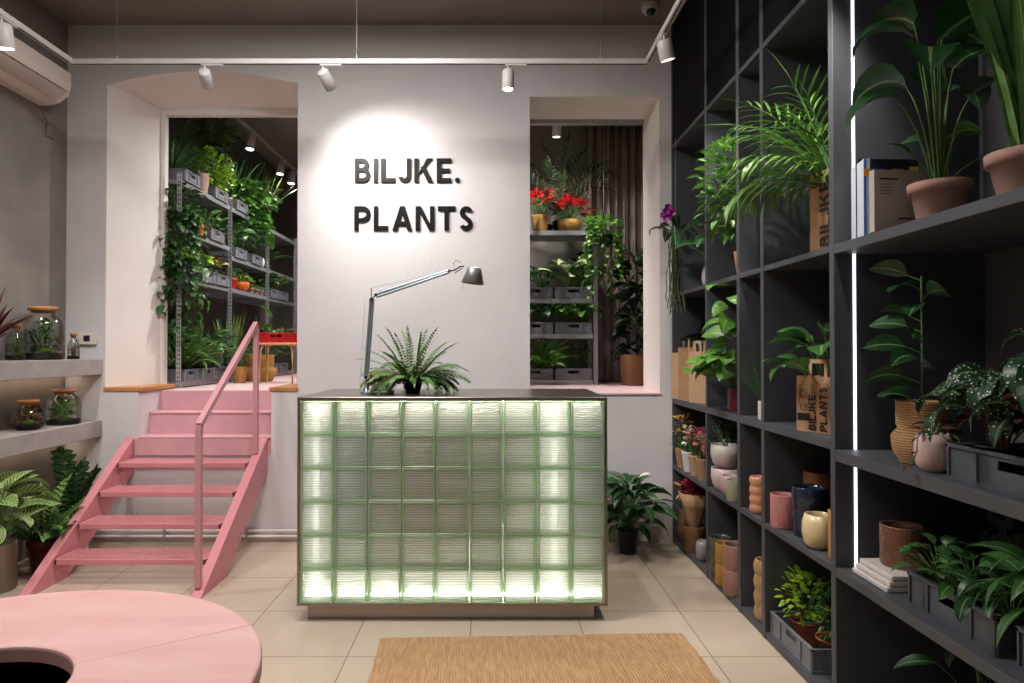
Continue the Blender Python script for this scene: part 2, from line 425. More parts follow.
# ---------------------------------------------------------------- stairs
st = thing('stairs', 'short pink metal staircase with four open mesh treads up to the arched doorway', 'stairs', (0,0,0))
for sx, name in ((-1, 'l'), (1, 'r')):
    m = MB(); k = .656
    xin = -2.85 if sx < 0 else -1.845
    up = [(4.25,0),(5.52,(5.52-4.25)*k)]; y2 = 5.52
    outl = [(4.25,0),(4.66,0),(y2,(y2-4.25)*k-.27),(y2,(y2-4.25)*k)]
    xa, xb = sorted((xin, xin+sx*.062)); m.prism(outl, 0, xa, xb)
    m.build('stringer', pinksteel, st)
for i in range(4):
    y0 = 4.50+.25*i; z = .168*(i+1)
    m = MB(); m.box(-2.838, -1.857, y0, y0+.012, z-.036, z, bev=.002); m.box(-2.838, -1.857, y0+.238, y0+.25, z-.036, z)
    m.box(-2.838, -2.826, y0, y0+.25, z-.036, z); m.box(-1.869, -1.857, y0, y0+.25, z-.036, z)
    tr = m.build('tread', pinksteel, st)
    g = MB(); ww = .0026
    for sgn in (1, -1):
        x = -2.826-.24*1.6
        while x < -1.869+.24*1.6:
            a0, a1 = x, x + sgn*.226*1.6
            yy0, yy1 = y0+.012, y0+.238
            lo, hi = -2.826, -1.869
            t0, t1 = 0, 1
            if a1 != a0:
                ts = sorted([(lo-a0)/(a1-a0), (hi-a0)/(a1-a0)]); t0 = max(0, ts[0]); t1 = min(1, ts[1])
            if t1-t0 > .03:
                p0 = Vector((a0+(a1-a0)*t0, yy0+(yy1-yy0)*t0, z-.004)); p1 = Vector((a0+(a1-a0)*t1, yy0+(yy1-yy0)*t1, z-.004))
                g.tube([p0, p1], ww, 4, cap=False)
            x += .05
    g.build('mesh_grating', pinksteel, tr)
m = MB(); m.box(-2.82, -1.76, YW-.012, 5.72, .82, .841, bev=.004); m.box(-2.838,-1.857, YW-.014, YW, .69, .82)
m.box(-2.82, -1.76, YW, 5.89, .69, .82); m.box(-2.82, -1.76, 5.71, 5.90, .82, 1.003); m.box(-2.82,-1.76,5.70,5.90,1.003,1.02,bev=.004)
m.box(-2.82, -1.76, 5.88, 5.892, 1.02, 1.18)
m.build('upper_steps', pinkstep, st)
hr = MB()
pA0 = Vector((-1.825, 4.32, .05)); pA1 = Vector((-1.825, 4.32, 1.06)); pB1 = Vector((-1.825, 5.36, 1.735)); pB0 = Vector((-1.825, 5.36, .73))
def flatbar(mb, a, b, wx, wt, perp):
    a = Vector(a); b = Vector(b); d = (b-a).normalized(); x = Vector((1,0,0)); n = d.cross(x).normalized()
    vs = []
    for p in (a, b):
        for i, j in ((-1,-1),(1,-1),(1,1),(-1,1)): vs.append(p + x*wx/2*i + n*wt/2*j)
    mb.add(vs, [(3,2,1,0),(4,5,6,7),(0,1,5,4),(1,2,6,5),(2,3,7,6),(3,0,4,7)])
for a, b in ((pA0,pA1),(pA1,pB1),(pB0,pB1)):
    q = MB(); flatbar(q, a, b, .036, .036, None)
    q.build('handrail' if (a-pA1).length < 1e-6 else 'handrail_post', mat('pink_rail_steel','c58d94',.4), st)

# ---------------------------------------------------------------- counter
ct = thing('glass_block_counter', 'shop counter faced with backlit green glass blocks in a steel frame', 'counter', (0,0,0))
cx0, cx1, cy0, cy1, cz0, cz1 = -1.093, .656, 3.90, 4.75, .09, 1.264
m = MB(); m.box(cx0, cx1, cy0-.004, cy1, cz1-.022, cz1, bev=.002); m.build('countertop', steel, ct)
m = MB(); m.box(cx0, cx0+.014, cy0, cy1, cz0, cz1-.022); m.box(cx1-.014, cx1, cy0, cy1, cz0, cz1-.022); m.box(cx0+.014, cx1-.014, cy0, cy1, cz0, cz0+.014)
m.build('side_panels', steel, ct)
m = MB(); m.box(cx0+.05, cx1-.07, cy0+.045, cy1-.03, 0, cz0); m.build('plinth', steel, ct)
bw = (cx1-cx0-.028)/9; z_lo = cz0+.016; bh = (cz1-.024-z_lo)/6
rim = MB(); r_ = .0165
def block_rim():
    m = MB(); o = .0022; x0, x1, z0, z1 = -bw/2+o, bw/2-o, -bh/2+o*.6, bh/2-o*.6; ri = .013
    for (a,b,c,d) in ((x0,x1,z0,z0+ri*.75),(x0,x1,z1-ri*.75,z1),(x0,x0+ri,z0+ri*.75,z1-ri*.75),(x1-ri,x1,z0+ri*.75,z1-ri*.75)):
        m.box(a,b,0,.078,c,d,bev=.0015)
    return m
def block_pane():
    m = MB(); x0, x1, z0, z1 = -bw/2+.015, bw/2-.015, -bh/2+.0105, bh/2-.0105
    for yb, sg in ((.004, 1), (.074, -1)):
        n = 13*8; vs = []
        for i in range(n+1):
            t = i/n; z = z0+(z1-z0)*t
            dy = .0008*math.cos(2*PI*t*13)*sg
            for x in (x0, x0+.004, x1-.004, x1):
                e = 0 if x0+.001 < x < x1-.001 else .003*sg
                vs.append((x, yb+dy+e, z))
        fs = [(i*4+k, i*4+k+1, (i+1)*4+k+1, (i+1)*4+k) for i in range(n) for k in range(3)]
        m.add(vs, fs, True)
    return m
rm = block_rim(); pm = block_pane(); b0 = None
for j in range(6):
    for i in range(9):
        loc = (cx0+.014+bw*(i+.5), cy0+.004, z_lo+bh*(j+.5))
        if b0 is None:
            b0 = rm.build('glass_block', rim_glass, ct, loc); p0 = pm.build('ribbed_pane', pane_glass, b0)
        else:
            b = b0.copy(); C.objects.link(b); b.parent = ct; b.location = loc
            p = p0.copy(); C.objects.link(p); p.parent = b
# inside of the counter
inner = mat('counter_inner_white', 'eeece4', .7)
m = MB(); m.box(cx0+.014, cx1-.014, cy0+.36, cy0+.38, cz0+.014, cz1-.022); m.build('back_panel', inner, ct)
m = MB(); m.box(cx0+.02, cx1-.02, cy0+.10, cy0+.125, cz0+.016, cz0+.03); m.build('light_strip', counterled, ct)
m = MB(); m.box(cx0+.02, cx1-.02, cy0+.10, cy0+.112, cz1-.034, cz1-.024); m.build('light_strip', counterled, ct)
m = MB()
for x in (.37, -1.02): m.box(x-.016, x+.016, cy0+.13, cy0+.145, cz0+.05, cz1-.05)
m.build('light_strip', mat('soft_led_strip','fff8ee',emit=8), ct)
m = MB()
for x in (-.62, -.25, .12): m.box(x-.012, x+.012, cy0+.16, cy0+.36, cz0+.014, cz1-.024)
m.build('divider', inner, ct)
for a, (x0, x1, zz, col) in enumerate(((-.56,-.30,.72,'c2a898'),(-.2,.05,.60,'c8bcb0'),(-.95,-.70,.86,'b4c4d0'),(.45,.6,.95,'b4c0ca'))):
    m = bx(x0, x1, cy0+.2, cy0+.345, .45, zz+.18, bev=.01); m.build('stored_box', mat('stored_box_%d'%a, col, .8), ct)

# ---------------------------------------------------------------- round table
tx, ty, tz, R_, rh = -1.232, 1.59, .75, .672, .235
tb = thing('round_bench_table', 'round pink painted wooden table with a black hole in the middle', 'table', (tx, ty, 0))
def ring(mb, r0, r1, z0, z1, n=96, b=.008):
    prof = [(r0, z0), (r1, z0), (r1, z1-b), (r1-b*.3, z1-b*.3), (r1-b, z1), (r0+b, z1), (r0+b*.3, z1-b*.3), (r0, z1-b), (r0, z0)]
    mb.lathe(prof, n, cap=False)
m = MB(); ring(m, rh, R_, tz-.04, tz); top = m.build('tabletop', pinktable, tb)
for p in top.data.polygons: p.use_smooth = False
N, L, b = nodes(pinktable)
# fine seams between the plywood segments of the top
tc = N.new('ShaderNodeTexCoord'); sp = N.new('ShaderNodeSeparateXYZ'); L.new(tc.outputs['Object'], sp.inputs[0])
at = N.new('ShaderNodeMath'); at.operation = 'ARCTAN2'; L.new(sp.outputs['Y'], at.inputs[0]); L.new(sp.outputs['X'], at.inputs[1])
sb = N.new('ShaderNodeMath'); sb.operation = 'SUBTRACT'; sb.inputs[1].default_value = .60; L.new(at.outputs[0], sb.inputs[0])
dv = N.new('ShaderNodeMath'); dv.operation = 'DIVIDE'; dv.inputs[1].default_value = PI/2; L.new(sb.outputs[0], dv.inputs[0])
ad = N.new('ShaderNodeMath'); ad.operation = 'ADD'; ad.inputs[1].default_value = 4.5; L.new(dv.outputs[0], ad.inputs[0])
fr = N.new('ShaderNodeMath'); fr.operation = 'FRACT'; L.new(ad.outputs[0], fr.inputs[0])
s2 = N.new('ShaderNodeMath'); s2.operation = 'SUBTRACT'; s2.inputs[1].default_value = .5; L.new(fr.outputs[0], s2.inputs[0])
ab = N.new('ShaderNodeMath'); ab.operation = 'ABSOLUTE'; L.new(s2.outputs[0], ab.inputs[0])
lt = N.new('ShaderNodeMath'); lt.operation = 'LESS_THAN'; lt.inputs[1].default_value = .0019; L.new(ab.outputs[0], lt.inputs[0])
mx = N.new('ShaderNodeMix'); mx.data_type = 'RGBA'; L.new(lt.outputs[0], mx.inputs[0]); L.new(b.inputs['Base Color'].links[0].from_socket, mx.inputs[6]); mx.inputs[7].default_value = lin('b06f70')
L.new(mx.outputs[2], b.inputs['Base Color'])
m = MB(); m.lathe([(R_-.012, .0), (R_-.012, tz-.04), (R_-.03, tz-.04), (R_-.03, 0), (R_-.012, 0)], 96, cap=False); m.build('side_panel', mat('pink_side_paint','dca2a0',.5), tb)
m = MB(); m.lathe([(rh+.01, 0), (rh+.01, tz-.04), (rh+.002, tz-.04), (rh+.002, 0), (rh+.01, 0)], 64, cap=False)
m.lathe([(.001,.02),(rh+.002,.02),(rh+.002,.0),(.001,0)], 64, cap=False); m.build('planter_liner', mat('black_liner','020202',1,spec=0), tb)

# ---------------------------------------------------------------- rug
m = MB(); nx, ny = 80, 70; x0, x1, y0, y1 = -.81, .81, -.62, .62
random.seed(3)
vs = []
wob = [random.uniform(-.004,.004) for _ in range(nx+ny+2)]
for j in range(ny+1):
    for i in range(nx+1):
        x = x0+(x1-x0)*i/nx; y = y0+(y1-y0)*j/ny
        if i in (0, nx): x += wob[j] 
        if j in (0, ny): y += wob[i]
        z = .009 + .0012*math.sin(i*1.3+j*.7) + (.004*math.sin(x*3) if j > ny-4 else 0)
        if i in (0,nx) or j in (0,ny): z = .002
        vs.append((x,y,max(z,.001)))
m.add(vs, [(j*(nx+1)+i, j*(nx+1)+i+1, (j+1)*(nx+1)+i+1, (j+1)*(nx+1)+i) for j in range(ny) for i in range(nx)], True)
rug = m.build('jute_rug', jute); rug.location = (.245, 3.09, 0); rug.rotation_euler.z = math.radians(2.0)
tag(rug, 'natural brown jute rug on the tiled floor in front of the counter', 'rug')

# ---------------------------------------------------------------- lettering
def arcstrip(cx, cy, r, a0, a1, t, n=10, ry=None):
    ry = ry or r; out = []
    for i in range(n):
        u, v = a0+(a1-a0)*i/n, a0+(a1-a0)*(i+1)/n
        P = lambda a, q: (cx+(r-q)*math.cos(a), cy+(ry-q)*math.sin(a))
        out.append([P(u,0), P(v,0), P(v,t), P(u,t)])
    return out
def rect(x0,y0,x1,y1): return [(x0,y0),(x1,y0),(x1,y1),(x0,y1)]
def bar(x0,y0,x1,y1,t):   # slanted bar with horizontal ends, t = horizontal width
    return [(x0,y0),(x0+t,y0),(x1+t,y1),(x1,y1)]
T = .18
def glyph(ch):
    h = PI/2
    if ch == 'B':
        return [rect(0,0,T,1), rect(T,0,.34,T), rect(T,1-T,.32,1), rect(T,.45,.34,.45+T*.9)] + arcstrip(.32,.725,.275,-h,h,T) + arcstrip(.34,.31,.31,-h,h,T)
    if ch == 'I': return [rect(0,0,T,1)]
    if ch == 'L': return [rect(0,0,T,1), rect(T,0,.6,T)]
    if ch == 'J': return [rect(.32,.27,.5,1)] + arcstrip(.23,.27,.27,-PI*.93,0,T)
    if ch == 'K': return [rect(0,0,T,1), [(T,.36),(.53,1),(.76,1),(T,.62-.36+.05)], [(.26,.62),(.57,0),(.79,0),(.42,.72)]]
    if ch == 'E': return [rect(0,0,T,1), rect(T,0,.6,T), rect(T,.41,.55,.41+T*.9), rect(T,1-T,.6,1)]
    if ch == '.': return [[(.1+.1*math.cos(2*PI*i/16), .1+.1*math.sin(2*PI*i/16)) for i in range(16)]]
    if ch == 'P': return [rect(0,0,T,1), rect(T,1-T,.37,1), rect(T,.35,.37,.35+T*.9)] + arcstrip(.36,.675,.325,-h,h,T)
    if ch == 'A': return [bar(0,0,.31,1,.2), bar(.62,0,.31,1,.2), rect(.17,.2,.65,.2+T*.9)]
    if ch == 'N': return [rect(0,0,T,1), rect(.6,0,.78,1), [(T*.2,1),(T+.04,1),(.74,0),(.56,0)]]
    if ch == 'T': return [rect(0,1-T,.72,1), rect(.27,0,.45,1-T)]
    if ch == 'S': return arcstrip(.33,.73,.27,.25,PI*1.45,T,12) + arcstrip(.31,.28,.28,-PI*.85,PI*.45,T,12) + [[(.24,.46),(.42,.40),(.40,.56),(.27,.62)]]
LINES = {'BILJKE.': (0,.782,1.088,1.837,2.469,3.408,4.17), 'PLANTS': (0,.81,1.59,2.55,3.48,4.33)}
def letters(text, size, origin, ux, uy, depth, matl, parent, one=False, name='letter'):
    o = Vector(origin); ux = Vector(ux); uy = Vector(uy); nrm = ux.cross(uy)
    big = MB()
    for ch, off in zip(text, LINES[text]):
        mb = big if one else MB()
        for k, poly in enumerate(glyph(ch)):
            dd = depth + k*1e-5
            n = len(poly)
            area = sum(poly[i][0]*poly[(i+1)%n][1]-poly[(i+1)%n][0]*poly[i][1] for i in range(n))
            if area < 0: poly = poly[::-1]
            P = [o + ux*(off+x)*size + uy*y*size for x, y in poly]
            Q = [p + nrm*dd for p in P]
            mb.add(P+Q, [tuple(range(n))[::-1], tuple(range(n,2*n))] + [(i,(i+1)%n,n+(i+1)%n,n+i) for i in range(n)])
        if not one: mb.build(name, matl, parent)
    if one: big.build(name, matl, parent)
sg = thing('shop_sign', 'black raised letters reading BILJKE. PLANTS on the white wall above the counter', 'sign', (0,0,0))
ls = .1925
letters('BILJKE.', ls, (PX(354.8,YW), YW-.0005, PZ(182.3,YW)), (1,0,0), (0,0,1), .018, gloss_black, sg)
letters('PLANTS', ls, (PX(354.3,YW), YW-.0005, PZ(230.3,YW)), (1,0,0), (0,0,1), .018, gloss_black, sg)

# ---------------------------------------------------------------- ceiling track, lamps, camera
TZ = 3.5; TY = 4.70; TXL = -2.87; TXR = 1.07
def track(name, label, segs, wires, ztop):
    t = thing(name, label, 'light track', (0,0,0))
    for a, b in segs:
        m = MB()
        x0, x1 = sorted((a[0], b[0])); y0, y1 = sorted((a[1], b[1]))
        m.box(x0-.017, x1+.017, y0-.017, y1+.017, a[2]-.015, a[2]+.02, bev=.002)
        rr = m.build('rail', whitemetal, t)
        m = MB(); L_ = max(x1-x0, y1-y0)
        if x1-x0 > y1-y0: m.box(x0, x1, y0-.005, y0+.005, a[2]-.0165, a[2]-.0145)
        else: m.box(x0-.005, x0+.005, y0, y1, a[2]-.0165, a[2]-.0145)
        m.build('conductor_slot', darkslot, rr)
    for x, y, z in wires:
        m = MB(); m.tube([(x,y,z+.02),(x,y,ztop)], .0015, 5); m.lathe([(.006,0),(.006,.03),(.002,.045)], 8, (x,y,z+.018)); m.build('suspension_wire', galv, t)
    return t
track('ceiling_track', 'white track rail hung on wires below the shop ceiling', [((TXL,TY,TZ),(TXR,TY,TZ)), ((TXL,TY-.035,TZ),(TXL,-1.6,TZ)), ((TXR,TY-.035,TZ),(TXR,-1.6,TZ))],
      [(PX(115,TY),TY,TZ),(PX(356,TY),TY,TZ),(PX(601,TY),TY,TZ)] + [(x,y,TZ) for x in (TXL,TXR) for y in (2.6,.5)], ZC)
def spotlamp(loc, target, energy, label, on=True, size=1.15, blend=.7, col=(1,.95,.89), along='x', r=.041, ln=.125, group=None, lens=True):
    """loc = point on the underside of the rail"""
    t = thing('track_spotlight', label, 'lamp', loc, 0, group)
    m = MB()
    if along == 'x': m.box(-.02,.13,-.013,.013,-.012,0, bev=.002)
    else: m.box(-.013,.013,-.02,.13,-.012,0, bev=.002)
    m.build('track_adapter', whitemetal, t)
    m = MB(); m.tube([(0,0,-.01),(0,0,-.05)], .008, 8); m.build('swivel_stem', whitemetal, t)
    d = (Vector(target)-Vector(loc)).normalized()
    q = d.to_track_quat('-Z', 'Y').to_matrix()
    piv = Vector((0,0,-.055))
    m = MB(); prof = [(.001,.012),(r*.85,.012),(r,.002),(r,-ln+.003),(r-.003,-ln),(r-.006,-ln+.002),(r-.006,-ln+.014)]
    m.lathe(prof[::-1], 28, cap=False)
    m.v = [tuple(piv + q @ Vector(v)) for v in m.v]; m.build('lamp_body', whitemetal, t)
    m = MB(); m.lathe([(r-.006,-ln+.012),(.001,-ln+.012)], 28, cap=False)
    m.v = [tuple(piv + q @ Vector(v)) for v in m.v]; m.build('lens', glow if on else darkslot, t)
    if energy:
        ld = bpy.data.lights.new('spot', 'SPOT'); ld.energy = energy; ld.spot_size = size; ld.spot_blend = blend; ld.color = col; ld.shadow_soft_size = .05
        lo = bpy.data.objects.new('spot_beam', ld); C.objects.link(lo); lo.parent = t
        lo.location = piv + q @ Vector((0,0,-ln-.005)); lo.rotation_euler = q.to_euler()
    return t
UZ = TZ-.015
XLmp = lambda px, Y=TY: PX(px, Y)
spotlamp((XLmp(203),TY,UZ), (XLmp(175),5.9,2.9), 0, 'white track lamp in front of the arched doorway', on=False)
spotlamp((XLmp(322),TY,UZ), (-.80,YW,2.80), 105, 'white track lamp tilted at the wall beside the black letters', size=1.9, blend=1)
spotlamp((XLmp(508),TY,UZ), (XLmp(506),TY-.35,0), 105, 'lit white track lamp pointing down over the right of the counter', size=1.5, blend=.9)
spotlamp((TXR,4.24,UZ), (1.65,4.6,1.2), 75, 'large lit white track lamp on the rail beside the dark shelves', along='y', r=.047, ln=.11, size=1.7, blend=.8)
spotlamp((TXL,4.02,UZ), (-2.75,4.55,.9), 95, 'lit white track lamp beside the air conditioner', along='y', r=.055, ln=.13, size=1.6, blend=.8)
# unseen lamps added on the same rails to light palm, table, stairs and rug
spotlamp((TXR,2.55,UZ), (1.50,3.45,1.9), 120, 'added unseen track lamp on the right rail aimed at the palm', along='y', r=.05, size=1.0, blend=.7)
spotlamp((TXL,2.2,UZ), (-1.5,2.0,.75), 45, 'added unseen track lamp on the left rail above the pink table', along='y', r=.05, size=1.3, blend=.8)
spotlamp((TXL,.9,UZ), (-2.0,4.6,.6), 90, 'added unseen track lamp on the left rail aimed at the stairs', along='y', r=.05, size=.9, blend=.8)
spotlamp((TXR,3.3,UZ), (.5,3.2,0), 60, 'added unseen track lamp on the right rail aimed at the rug', along='y', r=.05, size=1.1, blend=.8)

cc = thing('security_camera', 'small white dome security camera on the ceiling', 'camera', (PX(651,5.2), 5.2, ZC))
m = MB(); m.lathe([(.001,-.075),(.04,-.07),(.062,-.045),(.066,-.02),(.06,0)][::1], 24); m.build('housing', whitemetal, cc)
m = MB(); m.lathe([(.001,-.095),(.02,-.09),(.034,-.075),(.038,-.055)], 20, (0.0,-.02,0)); m.build('dome_lens', blackplastic, cc)

# back room tracks
track('ceiling_track', 'white track rail on the back room ceiling above the plant rack', [((-2.70,6.6,4.0),(-2.70,10.6,4.0))], [(-2.70,7.2,4.0),(-2.70,9.8,4.0)], 4.43)
track('ceiling_track', 'short white track rail seen through the right opening', [((.2,6.75,3.80),(1.2,6.75,3.80))], [(.5,6.75,3.80),(1.0,6.75,3.80)], 4.43)
bl = ('first lit track lamp above the back room plant rack', 'second lit track lamp deeper in the back room', 'farthest lit track lamp half hidden by the doorway edge')
for (y, lb, e) in ((7.75, bl[0], 60), (8.85, bl[1], 60), (9.35, bl[2], 45)):
    spotlamp((-2.70, y, 3.985), (-2.90, y-.45, 1.2), e, lb, along='y', size=2.2, blend=.9, r=.05, ln=.15)
track('ceiling_track', 'added unseen track rail in the middle of the back room behind the white wall', [((-1.05,6.6,4.0),(-1.05,10.2,4.0))], [(-1.05,7.0,4.0)], 4.43)  # unseen rail and lamps added to brighten the plant rack
for (y, e, lb) in ((6.8,190,'added unseen lamp on the middle rail of the back room lighting the near rack bay'),(8.0,170,'added unseen lamp on the middle rail of the back room lighting the second rack bay'),(9.2,90,'added unseen lamp on the middle rail of the back room lighting the deepest rack bay')):
    spotlamp((-1.05, y, 3.985), (-3.0, y, 2.0), e, lb, along='y', size=1.7, blend=.9, r=.05, ln=.15)
spotlamp((PX(557,6.75), 6.75, 3.785), (.62, 6.95, 1.2), 75, 'lit track lamp seen through the right opening', size=1.9, blend=.9, r=.045, ln=.11, col=(1,.95,.9))
spotlamp((.24, 6.75, 3.785), (1.05, 7.3, 2.2), 95, 'added unseen track lamp behind the white wall aimed at the taupe curtain', size=1.7, blend=.9, r=.045, ln=.11, col=(1,.95,.9))  # hidden lamp added to brighten the curtain
track('ceiling_track', 'added unseen track rail behind the head of the right opening', [((.2,6.33,3.95),(1.4,6.33,3.95))], [(.5,6.33,3.95),(1.2,6.33,3.95)], 4.43)  # unseen rail added to carry the extra lamps
spotlamp((.55, 6.33, 3.935), (.65, 6.9, 1.9), 85, 'added unseen track lamp behind the window head aimed at the crates', size=1.6, blend=.9, r=.045, ln=.11, col=(1,.95,.9))  # hidden lamp added to brighten the crates
track('ceiling_track', 'added unseen track rail just inside the head of the arched doorway', [((-2.3,6.6,4.0),(-1.25,6.6,4.0))], [(-1.8,6.6,4.0)], 4.43)  # unseen rail added for the lamp over the floor
spotlamp((-1.95, 6.6, 3.985), (-2.1, 6.5, ZF), 105, 'added unseen track lamp above the doorway pointing down at the pink floor', size=1.5, blend=.9, r=.05, ln=.15, col=(1,.93,.86))  # added for its bounce off the floor onto the soffit
spotlamp((.95, 6.33, 3.935), (.95, 6.45, ZF), 62, 'added unseen track lamp behind the window head pointing down at the pink sill', size=1.5, blend=.9, r=.045, ln=.11, col=(1,.93,.86))  # hidden lamp added for bounce onto the opening's soffit

# ---------------------------------------------------------------- air conditioner
ac = thing('air_conditioner', 'white split air conditioner on the left concrete wall', 'air conditioner', (0,0,0))
prof = [(-3.41,3.64),(-3.22,3.64),(-3.185,3.62),(-3.175,3.52),(-3.19,3.45),(-3.26,3.395),(-3.33,3.375),(-3.41,3.375)]
m = MB(); m.prism(prof, 1, 4.28, 5.19); 
m.build('casing', acwhite, ac)
m = MB(); m.prism([(-3.173,3.615),(-3.163,3.61),(-3.158,3.52),(-3.17,3.47),(-3.18,3.47)], 1, 4.30, 5.17); m.build('front_panel', acwhite, ac)
m = MB(); m.prism([(-3.182,3.462),(-3.172,3.458),(-3.25,3.392),(-3.262,3.396)], 1, 4.33, 5.14); m.build('air_flap', mat('flap_plastic','b9aea6',.5), ac)
sk = thing('wall_socket', 'small grey socket box on the concrete wall under the air conditioner', 'socket', (-3.41, 5.30, PZ(130,5.3)))
m = MB(); m.box(0,.02,-.04,.04,-.05,.05,bev=.004); m.build('box', grey_wall, sk)
m = MB(); m.tube([(.012,-.03,.05),(.012,-.12,.2),(.012,-.14,.35),(.01,-.12,.54)], .006, 6); m.build('cable', grey_wall, sk)
th = thing('thermostat', 'white thermostat with a small dark display on the wall above the terrariums', 'thermostat', (PX(89,YW), YW, PZ(339,YW)))
m = MB(); m.box(-.07,.07,-.025,0,-.045,.045,bev=.004); m.build('casing', acwhite, th)
m = MB(); m.box(-.03,.02,-.027,-.024,-.02,.028); m.build('display', darkslot, th)
# pipes at the wall foot
pp = thing('heating_pipe', 'pair of thin cream pipes along the wall foot behind the stairs', 'pipe', (0,0,0))
for z in (.05, .095):
    m = MB(); m.tube([(XL+.02, YW-.03, z), (-1.1, YW-.03, z), (.9, YW-.03, z)], .011, 8); m.build('pipe', reveal_wall, pp)
for x in (-2.6,-1.95,-1.35): bx(x, x+.02, YW-.045, YW, .035, .11).build('bracket', galv, pp)

# ---------------------------------------------------------------- left concrete shelves
for z1, z0, lb in ((1.458,1.333,'upper thick grey concrete wall shelf holding the tall terrariums'), (.969,.84,'lower thick grey concrete wall shelf holding the squat terrariums')):
    s = thing('wall_shelf', lb, 'shelf', (0,0,0))
    m = bx(XL, -3.11, 2.0, YW, z0, z1, bev=.004); m.build('shelf_board', shelfgrey, s)
    m = bx(XL+.05, XL+.07, 2.1, YW-.03, z0-.006, z0); m.build('light_strip', warmled, s)

# ---------------------------------------------------------------- dark shelving on the right
XS = 1.45; XB = 2.10
su = thing('shelving_unit', 'tall anthracite shelving wall with black sheets for the shade in its upper bays', 'shelving', (0,0,0))
VY = [(5.51,5.53),(4.64,4.67),(4.03,4.07),(3.67,3.71),(2.915,2.955),(1.20,1.24),(-.30,-.26)]
for y0, y1 in VY:
    bx(XS, XB, y0, y1, 0, ZC-.005, bev=.0015).build('upright_panel', anthr, su)
bays = [(VY[i+1][1], VY[i][0]) for i in range(6)]
LV = [(0,.04),(.585,.614),(1.105,1.148),(1.948,1.976),(3.14,3.17)]
for bi, (y0, y1) in enumerate(bays):
    for li, (z0, z1) in enumerate(LV):
        if bi >= 4:
            if li == 2: z0, z1 = 1.062, 1.11
            if li == 3: z0, z1 = 1.936, 1.976
            if li == 1: z0, z1 = .575, .615
        bx(XS+(.004 if li == 0 else .001), XB, y0, y1, z0, z1, bev=.0015).build('shelf_board', anthr, su)
    bx(XB-.012, XB, y0, y1, .04, 3.14).build('back_panel', anthr if bi < 4 else greypanel, su)
    if bi < 5:
        m = bx(XS+.008, XS+.026, y0+.004, y1-.004, 3.174, ZC-.02, bev=.002); m.build('bay_shade_sheet', bay_shade_mat, su)  # black sheet stands in for the unlit inside of the upper bay
bx(XS+.080, XS+.091, 2.911, 2.9155, .62, 3.135).build('light_strip', ledm, su)
bx(XB-.03, XB-.012, 2.895, 2.915, 1.98, 3.13).build('edge_strip', galv, su)

# ---------------------------------------------------------------- generic builders
def crate(loc, L, W, H, label, m=None, group=None, rz=0, slot=True, name='plastic_crate'):
    """euro crate: L along x, W along y, slots in all four sides"""
    m = m or crate_m
    o = thing(name, label, 'crate', loc, rz, group)
    b = MB(); t = .006; x, y = L/2, W/2
    b.box(-x+.01,x-.01,-y+.01,y-.01,0,.008)
    hz0, hz1 = H*.55, H*.8; hs = min(.055, L*.2)
    for sgn in (-1, 1):
        ya, yb = sorted((sgn*(y-.008), sgn*(y-.008-t)))
        hs = min(.055, L*.18)
        b.box(-x+.008,x-.008,ya,yb,0,hz0); b.box(-x+.008,x-.008,ya,yb,hz1,H); b.box(-x+.008,-hs,ya,yb,hz0,hz1); b.box(hs,x-.008,ya,yb,hz0,hz1)
        xa, xb = sorted((sgn*(x-.008), sgn*(x-.008-t))); hs = min(.055, W*.2)
        b.box(xa,xb,-y+.01,y-.01,0,hz0); b.box(xa,xb,-y+.01,y-.01,hz1,H); b.box(xa,xb,-y+.01,-hs,hz0,hz1); b.box(xa,xb,hs,y-.01,hz0,hz1)
        # rim and ribs
        ra, rb = sorted((sgn*y, sgn*(y-.016))); b.box(-x,x,ra,rb,H-.012,H,bev=.002); b.box(-x+.004,x-.004,*sorted((sgn*(y-.002),sgn*(y-.012))),0,.012)
        ra, rb = sorted((sgn*x, sgn*(x-.016))); b.box(ra,rb,-y,y,H-.0118,H-.0002,bev=.002); b.box(*sorted((sgn*(x-.002),sgn*(x-.012))),-y+.004,y-.004,0,.0118)
        for k in (-.97,-.5,.5,.97):
            cx = k*(x-.004); b.box(cx-.004,cx+.004,*sorted((sgn*(y-.001),sgn*(y-.012))),0,H-.012)
            cy = k*(y-.004); b.box(*sorted((sgn*(x-.001),sgn*(x-.012))),cy-.004,cy+.004,0,H-.012)
    b.build('crate_body', m, o)
    return o
